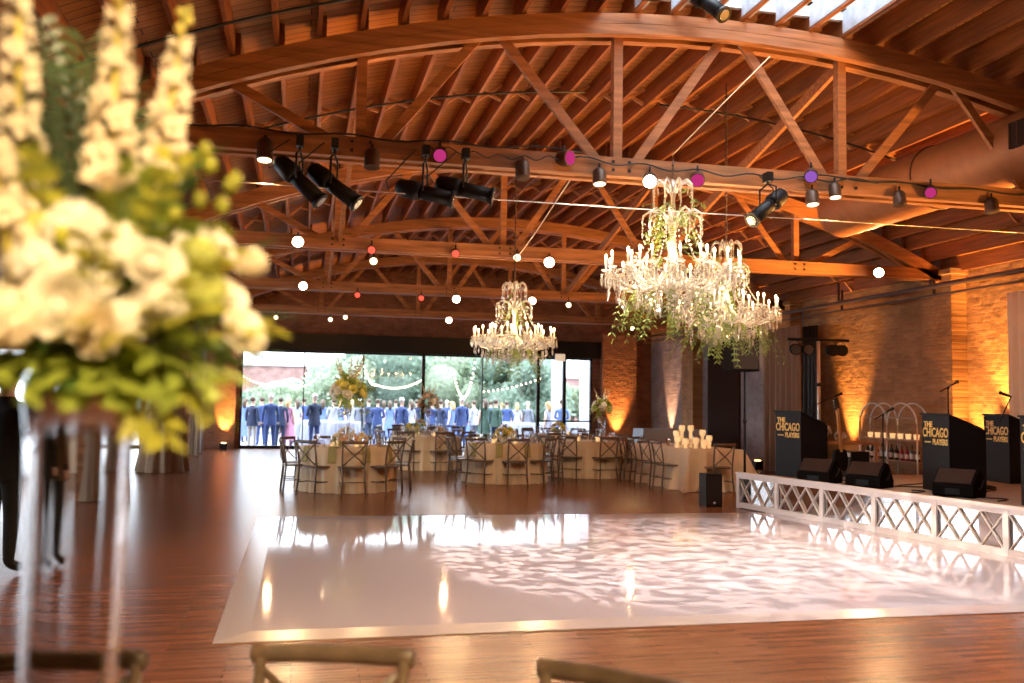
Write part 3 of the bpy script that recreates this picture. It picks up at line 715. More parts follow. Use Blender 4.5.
# ------------------------------------------------------------------ flowers
def rnd_dir(zmin=-1):
    while True:
        v = Vector((random.uniform(-1, 1), random.uniform(-1, 1), random.uniform(zmin, 1)))
        if .05 < v.length < 1: return v.normalized()
def rose(w, c, r, d=None, lay=4, mi=0):
    d = Vector(d or (0, 0, 1)).normalized(); _, s, u = _frame(d)
    for k in range(lay):
        rr = r*(.35+.65*k/(lay-1)); n = 3+k
        for i in range(n):
            a = 2*PI*i/n+k*.7+random.uniform(-.25, .25); rr = r*(.35+.65*k/(lay-1))*random.uniform(.78, 1.12); e = s*math.cos(a)+u*math.sin(a); tn = d.cross(e)
            open_ = .25+.5*k/(lay-1); b = Vector(c)-d*r*.35
            P = []
            for uu in (-1, -.5, 0, .5, 1):
                for vv in (0, .5, 1):
                    ang = uu*.95*PI/n*1.3; dirr = e*math.cos(ang)+tn*math.sin(ang)
                    rad = rr*(.35+.65*vv**.6)*(1+.12*open_*vv); hh = r*(.05+.95*vv*(1-.35*open_))*(1-.18*uu*uu)
                    P.append(b+dirr*rad+d*(hh-r*.28*open_*max(0, vv-.6)*2))
            fs = []
            for p in range(4):
                for q in range(2): j = p*3+q; fs.append((j, j+3, j+4, j+1))
            w.add(P, fs, True, mi)
    w.ball(c, r*.42, (1, 1, 1), 8, 6, mi)
def hydrangea(w, c, r, n=60, fr=.22, mi=0, flat=.8):
    for i in range(n):
        t = math.acos(1-2*(i+.5)/n); p = PI*(1+5**.5)*i
        d = Vector((math.sin(t)*math.cos(p), math.sin(t)*math.sin(p), math.cos(t)*flat)); q = Vector(c)+d*r*(1+random.uniform(-.08, .08))
        _, s, u = _frame(d); a0 = random.random()*PI
        for k in range(4):
            a = a0+k*PI/2; e = s*math.cos(a)+u*math.sin(a)
            w.leaf(q, e+d*.25, r*fr*1.5, r*fr*1.35, d, .1, mi)
    w.ball(c, r*.9, (1, 1, flat), 10, 8, mi)
def spike(w, base, tip, r0, n, mi=0, tipmi=1, f0=.25):
    base = Vector(base); tip = Vector(tip); d = (tip-base).normalized(); _, s, u = _frame(d)
    w.tube([base, tip], [r0*.22, r0*.1], 5, mi=tipmi)
    for i in range(n):
        t = i/(n-1); p = base+(tip-base)*(f0+(1-f0)*t); r = r0*(1-.72*t); a = i*2.4
        e = s*math.cos(a)+u*math.sin(a); c = p+e*r*.75
        if t > .84: w.ball(c, r*.62, (1, 1, 1.3), 6, 5, tipmi)
        else:
            for k in range(5):
                b = k*2*PI/5; f = e.cross(d)*math.cos(b)+d*math.sin(b)
                w.leaf(c, f+e*.45, r*1.05, r*.9, e, .2, mi)
            w.ball(c, r*.45, (1, 1, 1), 6, 5, mi)
def frond(w, p, d, L, droop, n=16, wd=.16, mi=0):
    p = Vector(p); d = Vector(d).normalized(); pts = []
    for i in range(n+1):
        t = i/n; pts.append(p+d*L*t-Vector((0, 0, droop*L*t*t)))
    w.tube(pts, [.005*(1-.7*i/n)+.001 for i in range(n+1)], 5, mi=mi)
    for i in range(2, n+1):
        t = i/n; dd = (pts[i]-pts[i-1]).normalized(); _, s, u = _frame(dd)
        for sg in (-1, 1): w.leaf(pts[i], dd*.8+s*sg, L*wd*(1.25-abs(t-.45)*1.3)*1.7, L*wd*.16, u, .1, mi, .08)
def sprig(w, p, d, L, droop, n=9, lw=.4, ll=.07, mi=0):
    p = Vector(p); d = Vector(d).normalized(); pts = [p+d*L*i/n-Vector((0, 0, droop*L*(i/n)**2)) for i in range(n+1)]
    w.tube(pts, .0022, 4, mi=mi)
    for i in range(1, n+1):
        dd = (pts[i]-pts[i-1]).normalized(); _, s, u = _frame(dd)
        for sg in (-1, 1): w.leaf(pts[i], dd*.6+s*sg+u*random.uniform(-.5, .5), ll*random.uniform(.8, 1.2), ll*lw, u, .2, mi, .15)

# ---- the blurred arrangement in the foreground
FX, FY = -.345, 1.62
t = thing('round_table', 'guest table in the foreground just below the frame under a champagne cloth', 'table', (-.08, 1.5, 0))
w = MB(); w.lathe([(0, .74), (.74, .74), (.74, .752), (0, .752)], 40); w.build('tabletop', M['woodwarm'], t)
w = MB(); f = lambda r, z, a: r*(1+.03*(.76-z)*2*math.sin(12*a)); w.lathe([(0, .757), (.75, .757), (.757, .74), (.77, .45), (.8, .01)], 72, fn=f); w.build('tablecloth', M['cloth'], t)
t = thing('glass_vase', 'tall clear glass vase standing in the left foreground', 'vase', (FX, FY, .757))
w = MB(); prof = [(0, .0), (.070, .0), (.074, .02), (.069, .12), (.071, .25), (.075, .5), (.080, .72), (.088, .80)]
inn = [(r-.006, z) for r, z in prof[::-1][:-2]]+[(0, .03)]
w.lathe(prof+[(.085, .803)]+inn, 40); w.build('vase_wall', M['vase'], t)
arr = thing('flower_arrangement', 'large blurred arrangement of ivory flowers and palm in the left foreground', 'flowers', (FX, FY, 0))
# offsets (dx, dy, z) relative to the vase axis
def atpx(u, v, dep): # design aid: pixel on the photo at a chosen distance down the hall -> offset from the vase
    c = W3 @ Vector(((u-512)/922, (v-341.5)/922, 1)); k = dep/c.y; return Vector((c.x*k-FX, dep-FY, 1.55+c.z*k))
ctr = atpx(95, 330, FY)
def part(mbf, name, m):
    w = MB(); mbf(w); return w.build(name, m, arr)
spikes = [((20, 330, 1.60), (18, -60, 1.55), .036, 28), ((100, 320, 1.62), (122, -30, 1.60), .037, 28), ((140, 300, 1.66), (186, 8, 1.70), .036, 28), ((20, 320, 1.5), (-25, 60, 1.45), .036, 22)]
f0s = (.36, .42, .42, .3)
for (b, e, r, n), f0 in zip(spikes, f0s):
    bb = atpx(*b); ee = atpx(*e)
    o = part(lambda w: spike(w, bb, ee, r, n, 0, 1, f0), 'stock_flower', [M['petal'], M['petalyellow']])
    w = MB(); w.tube([bb, ee], .004, 5); w.build('stem', M['leaf'], o)
for (u, v, dp, r, kind) in [(112, 178, 1.50, .052, 'petal'), (240, 330, 1.52, .06, 'petalwhite'), (150, 265, 1.48, .066, 'petalwhite'), (60, 305, 1.46, .07, 'petalwhite'), (20, 290, 1.5, .07, 'petalwhite'),
                            (215, 245, 1.55, .05, 'petalwhite'), (225, 295, 1.6, .055, 'petalwhite'), (95, 330, 1.44, .055, 'petal')]:
    c = atpx(u, v, dp); part(lambda w: rose(w, c, r*.66, (c-ctr)+Vector((random.uniform(-.1, .1), -.12, random.uniform(-.05, .2))), 5), 'rose', M[kind])
for (u, v, dp, r, kind) in [(75, 232, 1.5, .062, 'petalwhite'), (120, 250, 1.55, .06, 'petalwhite'), (45, 265, 1.5, .065, 'petalwhite'), (185, 275, 1.54, .042, 'petalgreen'), (130, 320, 1.5, .05, 'petalwhite'), (12, 215, 1.55, .06, 'petal'),
                            (250, 262, 1.6, .035, 'petal'), (170, 245, 1.6, .05, 'petalwhite'), (200, 255, 1.52, .035, 'petalgreen'), (100, 205, 1.56, .03, 'petalgreen'), (40, 225, 1.5, .03, 'petalgreen'), (90, 290, 1.55, .06, 'petalwhite'), (5, 318, 1.45, .06, 'petal'), (205, 290, 1.5, .04, 'petalgreen'), (160, 300, 1.5, .05, 'petalwhite')]:
    c = atpx(u, v, dp); part(lambda w: hydrangea(w, c, r*.78, 46, .26, 0, random.uniform(.65, .9)), 'hydrangea', M[kind])
for (u, v, dp) in [(60, 200, 1.6), (72, 75, 1.64), (30, 60, 1.62), (95, 110, 1.66), (150, 150, 1.7), (5, 120, 1.6), (55, 130, 1.6), (120, 120, 1.7), (275, 300, 1.66), (258, 230, 1.7), (45, 20, 1.68), (90, 40, 1.68)]:
    e = atpx(u, v, dp); b = ctr.copy(); part(lambda w: frond(w, b, e-b, (e-b).length*1.1, .10, 18, .15), 'palm_frond', M['leafdark'])
for i in range(64):
    u = random.uniform(-20, 245); v = random.uniform(150, 375) if i % 3 else random.uniform(310, 378)
    e = atpx(u, v, FY+random.uniform(-.12, .2)); dd = e-ctr
    part(lambda w: sprig(w, ctr+dd*.5, dd+Vector((0, 0, .05)), dd.length*.7, .25, 7, .5, random.uniform(.045, .07)), 'leafy_sprig', M[('leaf', 'leaflite', 'leaflite', 'leaf')[i % 4]])
for (u, v, dp) in [(95, 385, 1.5), (170, 375, 1.52), (205, 372, 1.5), (30, 370, 1.5), (110, 370, 1.48), (80, 355, 1.48), (150, 345, 1.5), (225, 360, 1.55), (55, 375, 1.52), (10, 355, 1.5)]:
    e = atpx(u, v, dp); dd = e-ctr; part(lambda w: sprig(w, ctr+dd*.3, dd, dd.length*.8, .1, 8, .55, .06), 'leafy_sprig', M['leaflite'])
for (u, v, dp) in [(40, 190, 1.45), (95, 262, 1.4), (180, 300, 1.42), (215, 270, 1.46), (165, 190, 1.5), (200, 320, 1.44), (120, 345, 1.42), (250, 340, 1.5), (70, 330, 1.4)]:
    e = atpx(u, v, dp); dd = e-ctr; part(lambda w: sprig(w, ctr+dd*.35, dd, dd.length*.75, -.1, 7, .55, .045), 'leafy_sprig', M['yellowleaf'])
for (u, v, dp) in [(160, 420, 1.5), (205, 392, 1.52)]:
    e = atpx(u, v, dp); dd = e-ctr; part(lambda w: sprig(w, ctr+dd*.4, dd, dd.length*.65, .1, 6, .6, .06), 'leafy_sprig', M['yellowleaf'])
for (u, v, dp) in [(210, 165, 1.6), (230, 185, 1.6), (200, 200, 1.55), (185, 170, 1.62), (222, 205, 1.56), (205, 150, 1.64), (150, 200, 1.55), (62, 235, 1.45), (175, 215, 1.52), (235, 180, 1.6)]:
    c = atpx(u, v, dp); part(lambda w: w.ball(c, .012, (1, 1, 1.3), 8, 6), 'flower_bud', M['yellowleaf'])

# ------------------------------------------------------------------ cross-back chairs
def make_chair(label):
    t = thing('cross_back_chair', label, 'chair', group='cross-back banquet chairs'); m = M['chair']
    w = MB(); n = 28; out = []
    for i in range(n):
        a = 2*PI*i/n; sx_ = abs(math.cos(a))**.6*(1 if math.cos(a) >= 0 else -1); sy = abs(math.sin(a))**.6*(1 if math.sin(a) >= 0 else -1)
        out.append((.215*sx_*(1.0+.06*sy), .21*sy))
    w.prism(out, .435, .462); w.build('seat', M['chair'], t)
    bp = [(.17, -.20, 0), (.185, -.195, .25), (.185, -.19, .45), (.19, -.215, .65), (.195, -.26, .86)]
    for s in (-1, 1):
        w = MB(); w.tube([(s*(.17+.03*(.45-z)/.45 if z < .45 else x), y-(.07*(.45-z) if z < .45 else 0), z) for x, y, z in bp], .016, 8); w.build('back_leg', m, t)
        w = MB(); w.tube([(s*.185, .17, .44), (s*.19, .185, .22), (s*.2, .2, 0)], [.018, .016, .013], 8); w.build('front_leg', m, t)
    w = MB(); w.tube([(.21*u, -.262-.022*(1-u*u), .868) for u in (-1.06, -1.03, -.8, -.5, -.2, .2, .5, .8, 1.03, 1.06)], [.018]+[.026]*8+[.018], 8, flat=.62, up=(0, 1, 0)); w.build('top_rail', m, t)
    for s in (-1, 1):
        w = MB(); w.tube([(s*.18, -.245, .83), (s*.09, -.262, .735), (0, -.262-.006*s, .655), (-s*.09, -.25, .58), (-s*.175, -.205, .49)], .012, 6, flat=.6, up=(0, 1, 0)); w.build('cross_slat', m, t)
    w = MB()
    for s in (-1, 1): w.tube([(s*.187, .18, .2), (s*.187, -.195, .2)], .010, 6)
    w.tube([(-.187, .0, .2), (.187, 0, .2)], .010, 6); w.tube([(-.19, .185, .3), (.19, .185, .3)], .010, 6); w.build('stretcher', m, t)
    return t
CH0 = None
def chair(x, y, rz, label):
    global CH0
    if CH0 is None: CH0 = make_chair(label); c = CH0; c.location = (x, y, 0); c.rotation_euler = (0, 0, rz)
    else: c = dup(CH0, (x, y, 0), rz, label)
    return c
chair(.034, 2.31, PI-.28, 'foreground chair whose curved top rail shows at bottom left of centre')
chair(.60, 2.02, PI-.77, 'foreground chair whose rail end pokes up at the bottom edge')
chair(-.60, 2.35, PI-.05, 'foreground chair seen through the tall glass vase')

# ------------------------------------------------------------------ round tables
def cloth_round(w, r, h, seed):
    f = lambda rr, z, a: rr*(1+min(h-z, .5)*.20*(.5+.5*math.sin(19*a+seed+.9*math.sin(3*a)))+(h-z)*.04*math.sin(41*a+seed*2)) if z < h-.02 else rr
    w.lathe([(0, h), (r-.01, h), (r, h-.012), (r+.005, h-.1), (r+.0, h-.22), (r+.0, h-.4), (r+.0, .006)], 160, fn=f)
def make_glass(label, group, kind, loc):
    t = thing('wine_glass' if kind else 'water_glass', label, 'glass', loc, 0, group)
    if kind:
        w = MB(); w.lathe([(.02, .09), (.04, .13), (.038, .2)], 9); w.build('bowl', M['glassware'], t)
        w = MB(); w.lathe([(.035, 0), (.035, .004), (.005, .008), (.004, .09), (.02, .095)], 9); w.build('stem', M['glassware'], t)
    else:
        w = MB(); w.lathe([(0, .003), (.03, .003), (.036, .12)], 9); w.build('tumbler_wall', M['glassware'], t)
    return t
G0 = {}
def glass(kind, label, group, loc):
    if kind not in G0: G0[kind] = make_glass(label, group, kind, loc); return
    dup(G0[kind], loc, 0, label, group)
V0 = None
def votive(label, group, loc, h=.08):
    global V0
    if V0 is None:
        t = thing('votive_candle', label, 'candle', loc, 0, group); V0 = t
        w = MB(); w.lathe([(0, 0), (.034, 0), (.042, .08), (.038, .08), (.03, .015), (0, .015)], 10); w.build('glass_cup', M['frost'], t)
        w = MB(); w.ball((0, 0, .05), .012, (1, 1, 1.7), 6, 5); w.build('candle_flame', M['flame'], t); return
    dup(V0, loc, 0, label, group)
def bouquet(label, loc, r, cols, nb, leafm, spikes=0, flat=.75, sz=.3, name='flower_arrangement', sprigs=26):
    t = thing(name, label, 'flowers', loc, 0)
    for i in range(nb):
        tt = math.acos(1-1.35*(i+.5)/nb); p = PI*(1+5**.5)*i+loc[0]
        d = Vector((math.sin(tt)*math.cos(p), math.sin(tt)*math.sin(p), math.cos(tt)*flat)); c = d*r*.8
        w = MB(); rose(w, c, r*sz*random.uniform(.8, 1.15), d, 3); w.build('blossom', M[cols[i % len(cols)]], t)
    w = MB()
    for i in range(sprigs):
        d = rnd_dir(-.55); sprig(w, d*r*.35, d, r*random.uniform(.6, .85), .25, 6, .5, r*.22)
    w.build('foliage', M[leafm], t)
    for i in range(spikes):
        a = i*2.4; d = Vector((math.cos(a)*.45, math.sin(a)*.45, 1)).normalized(); w = MB(); spike(w, d*r*.3, d*r*1.75, r*.12, 12, 0, 1, .3); w.build('flower_spike', [M[cols[0]], M['petalyellow']], t)
    return t
def vase_tall(label, loc, h, r0, r1):
    t = thing('glass_vase', label, 'vase', loc)
    w = MB(); w.lathe([(0, 0), (r0, 0), (r0*.8, .04), (r0*.55, h*.3), (r1*.8, h*.7), (r1, h), (r1-.006, h), (r1*.8-.006, h*.7), (r0*.55-.005, h*.3), (0, .05)], 20); w.build('vase_wall', M['glassware'], t); return t
POS = {0: 'nearest the dance floor', 40: 'front right', 80: 'right', 120: 'rear right', 160: 'back right', 200: 'back left', 240: 'rear left', 280: 'left', 320: 'front left'}
H_T = .76
def round_table(nm, x, y, r=.80, nch=9, skip=(), rot=0, glasses=True, low=None, jit=.04):
    t = thing('round_table', '%s, draped to the floor in champagne cloth' % nm, 'table', (x, y, 0), 0, 'round guest tables')
    w = MB(); w.lathe([(0, H_T-.04), (r-.03, H_T-.04), (r-.03, H_T-.008), (0, H_T-.008)], 36); w.build('tabletop', M['woodwarm'], t)
    w = MB(); cloth_round(w, r, H_T, x*3); w.build('tablecloth', M['cloth'], t)
    for k in range(nch):
        a = 360*k/nch
        if k in skip: continue
        key = min(POS, key=lambda q: abs((q-a+180) % 360-180)); A_ = math.radians(a+rot+random.uniform(-4, 4))
        rr = r+.10+random.uniform(-jit, jit); cx_, cy_ = x+rr*math.sin(A_), y-rr*math.cos(A_)
        chair(cx_, cy_, A_+random.uniform(-.12, .12), 'cross-back chair at the %s side of the %s' % (POS[key], nm) if key else 'cross-back chair on the camera side of the %s' % nm)
    if glasses:
        for k in range(nch):
            A_ = 2*PI*(k+.12)/nch+math.radians(rot); B_ = 2*PI*(k-.14)/nch+math.radians(rot)
            glass(1, 'stemmed wine glass in the ring of settings on the %s' % nm, 'wine glasses on the %s' % nm, (x+(r-.24)*math.sin(A_), y-(r-.24)*math.cos(A_), H_T))
            glass(0, 'water glass in the ring of settings on the %s' % nm, 'water glasses on the %s' % nm, (x+(r-.22)*math.sin(B_), y-(r-.22)*math.cos(B_), H_T))
        for k in range(4):
            a = k*PI/2+.5; votive('lit votive candle round the centrepiece on the %s' % nm, 'votives on the %s' % nm, (x+.3*math.sin(a), y-.3*math.cos(a), H_T))
def napkins(nm, x, y, r, angs):
    for a in angs:
        A_ = math.radians(a); w = MB(); ux, uy = math.cos(A_), math.sin(A_); nx, ny = math.sin(A_), -math.cos(A_)
        p = [(x+ux*s*.07+nx*rr, y+uy*s*.07+ny*rr, z) for rr, z in ((r-.2, H_T+.004), (r+.01, H_T+.004), (r+.045, H_T-.25)) for s in (-1, 1)]
        q = [(a_+nx*.006, b_+ny*.006, c_+.008) for a_, b_, c_ in p]
        w.add(p+q, [(0, 1, 3, 2), (2, 3, 5, 4), (6, 8, 9, 7), (8, 10, 11, 9), (0, 2, 8, 6), (2, 4, 10, 8), (1, 7, 9, 3), (3, 9, 11, 5), (0, 6, 7, 1), (4, 5, 11, 10)])
        tag(w.build('napkin', M['napkin']), 'olive napkin hanging over the edge of the %s' % nm, 'napkin', 'napkins on the %s' % nm)
TA = (.84, 16.5); TB = (4.02, 18.05); TF = (6.15, 19.3); TE = (2.9, 21.6); TH = (6.75, 23.6); TI = (3.3, 25.6)
round_table('near left round table', *TA); napkins('near left round table', *TA, .8, (20, 60, 100, 300, 340))
round_table('middle round table', *TB, r=.78); napkins('middle round table', *TB, .78, (20, 60, 340, 300))
round_table('round table with the flared vase', *TF, r=.8)
round_table('round table with the rust flowers', *TE, r=.8, rot=12)
round_table('far right round table', *TH, r=.8, rot=18)
round_table('round table closest to the windows', *TI, r=.8, rot=5)
# centrepieces
vase_tall('slender clear vase lifting the big arrangement on the left table', (*TA, H_T), .70, .09, .06)
bouquet('big yellow and ivory arrangement raised high over the left table', (TA[0], TA[1], 1.70), .38, ('petalwhite', 'petalgreen', 'petal', 'petalwhite', 'petalyellow'), 26, 'leaflite', 6, .72, .21, sprigs=46)
bouquet('low peach and ivory flowers on the left table', (TA[0]-.15, TA[1]-.22, .86), .17, ('petalpeach', 'petalwhite', 'petal'), 9, 'leaflite', 0, .8, .36, sprigs=14)
bouquet('pale flowers in front of the tall vase on the left table', (TA[0]+.22, TA[1]-.1, .88), .15, ('petalpeach', 'petal'), 7, 'leaflite', 0, .8, .36, sprigs=10)
bouquet('white flowers behind the low peach ones on the left table', (TA[0]-.02, TA[1]+.2, .95), .17, ('petalwhite',), 8, 'leaflite', 0, .9, .34, sprigs=10)
bouquet('low ivory flowers on the middle table', (TB[0], TB[1], .9), .26, ('petal', 'petalwhite', 'petalyellow'), 14, 'leaf', 0, .7, .3)
vase_tall('clear flared vase on the right round table', (TF[0]+.28, TF[1]-.1, H_T), .55, .1, .1)
bouquet('white and lime arrangement with spikes in the flared vase', (TF[0]+.28, TF[1]-.1, 1.48), .26, ('petalwhite', 'petalgreen'), 14, 'leaflite', 4, .8, .3)
vase_tall('slender vase under the rust coloured arrangement', (TE[0]+.05, TE[1], H_T), .6, .08, .06)
bouquet('rust and peach arrangement raised in front of the window', (TE[0]+.05, TE[1], 1.55), .27, ('petalpeach', 'petal'), 10, 'leafrust', 3, .9, .28, sprigs=34)
bouquet('low yellow flowers on the table behind the middle one', (TE[0]-.35, TE[1]-.25, .92), .2, ('petalyellow', 'petal'), 8, 'leaf', 0, .8, .35)
bouquet('low peach flowers on the table behind the middle one', (TE[0]+.3, TE[1]-.35, .88), .15, ('petalpeach', 'petal'), 7, 'leaf', 0, .8, .35, sprigs=12)
bouquet('low yellow flowers on the far right table', (TH[0]-.1, TH[1]-.2, .92), .22, ('petalyellow', 'petal', 'petalpeach'), 10, 'leaf', 0, .8, .33)
bouquet('low ivory flowers on the farthest table', (TI[0], TI[1], .92), .2, ('petal', 'petalyellow'), 9, 'leaf', 0, .8, .33)
bouquet('round white flower head on the side table by the light tree', (9.55, 15.6, 1.1), .2, ('petalwhite', 'petal'), 12, 'leaf', 0, 1, .34, sprigs=12)
bouquet('small white flower head on the side table by the light tree', (10.0, 15.7, 1.02), .12, ('petalwhite',), 7, 'leaf', 0, 1, .4, sprigs=6)

# long table with candles and its chairs
t = thing('long_table', 'long rectangular table in champagne cloth beside the stage', 'table', (7.43, 17.1, 0), math.radians(2))
w = MB(); w.box(-.52, -1.35, .72, .52, 1.35, .75); w.build('tabletop', M['woodwarm'], t)
w = MB(); per = []; nn = 120
for i in range(nn):
    s = 4*i/nn; k = int(s); u = s-k; cs = [(-1, -1), (1, -1), (1, 1), (-1, 1), (-1, -1)]
    per.append((cs[k][0]+(cs[k+1][0]-cs[k][0])*u, cs[k][1]+(cs[k+1][1]-cs[k][1])*u, min(u, 1-u)))
vs = []; fs = []
for z, fl_ in ((.76, 0), (.745, .012), (.4, .07), (.008, .16)):
    for i, (a, b, c) in enumerate(per):
        g_ = fl_*(1+.5*math.sin(i*.9)+.3*math.sin(i*2.1))*(1.5 if c < .06 else 1); vs.append((a*(.54+g_), b*(1.37+g_), z))
for r_ in range(3):
    for i in range(nn): fs.append((r_*nn+i, (r_+1)*nn+i, (r_+1)*nn+(i+1) % nn, r_*nn+(i+1) % nn))
fs.append(tuple(range(nn))); w.add(vs, fs, True); w.build('tablecloth', M['cloth'], t)
chair(7.42, 15.55, 0.05, 'cross-back chair at the near end of the long table')
for k, yy in enumerate((16.3, 16.95, 17.6, 18.2)): chair(6.78, yy, -PI/2+random.uniform(-.15, .15), 'cross-back chair on the long side of the long table, %s from its near end' % ('first', 'second', 'third', 'fourth')[k])
for k, (dx, dy, h_) in enumerate(((-.34, -.55, .32), (-.18, -.45, .42), (.0, -.45, .42), (.2, -.55, .34), (-.28, -.85, .18), (-.1, -.9, .2), (.08, -.88, .16), (-.38, -.7, .22), (.22, -.8, .24))):
    t = thing('hurricane_lantern', 'glowing candle in a tall frosted glass cup on the long table', 'candle', (7.38+dx, 17.1+dy, H_T), 0, 'tall glass candles on the long table')
    w = MB(); w.lathe([(.0, .0), (.04, .0), (.035, .03), (.03, h_-.12), (.055, h_-.1), (.062, h_-.04), (.05, h_), (.045, h_), (.055, h_-.04), (.02, h_-.1), (0, h_-.1)], 14); w.build('glass_cup', M['lantern'], t)
    
    w = MB(); w.ball((0, 0, h_-.05), .016, (1, 1, 1.8), 6, 5); w.build('candle_flame', M['flame'], t)
for k, (dx, dy) in enumerate(((-.3, -.62), (-.12, -.68), (.05, -.66), (.24, -.66))):
    bouquet('small ivory posy among the candles on the long table, %s from the left' % ('first', 'second', 'third', 'fourth')[k], (7.38+dx, 17.1+dy, .84), .10, ('petal', 'petalwhite'), 6, 'leaflite', 0, .9, .42, sprigs=6)
for k in range(8): glass(k % 2, 'glass set along the far part of the long table', 'glasses on the long table', (7.2+.5*(k % 2)+.05*k, 17.3+.13*k, H_T))
# pale blue covered table by the grey wall
t = thing('buffet_table', 'low table under pale blue cloth against the grey brick wall', 'table', (10.2, 24.6, 0))
w = MB(); w.hexa([(-.95, -.45, 0), (.95, -.45, 0), (.95, .45, 0), (-.95, .45, 0), (-.88, -.4, .9), (.88, -.4, .9), (.88, .4, .9), (-.88, .4, .9)]); w.build('tablecloth', M['bluecloth'], t)
# left aisle tables
t = thing('serving_table', 'square clothed table in the side aisle at far left', 'table', (-4.85, 20.9, 0))
w = MB(); w.hexa([(-.62, -.62, 0), (.45, -.62, 0), (.45, .62, 0), (-.62, .62, 0), (-.58, -.58, .78), (.42, -.58, .78), (.42, .58, .78), (-.58, .58, .78)]); w.build('tablecloth', M['cloth'], t)
for k in range(16): glass(k % 2, 'glass standing on the side aisle table', 'glasses on the side aisle table', (-5.25+.2*(k % 4)+.1*((k//4) % 2), 20.5+.2*(k//4), .781))
bouquet('pale flowers on the side aisle table', (-4.95, 21.25, .98), .24, ('petalwhite', 'petalpeach'), 9, 'leaf', 0, .9, .34)

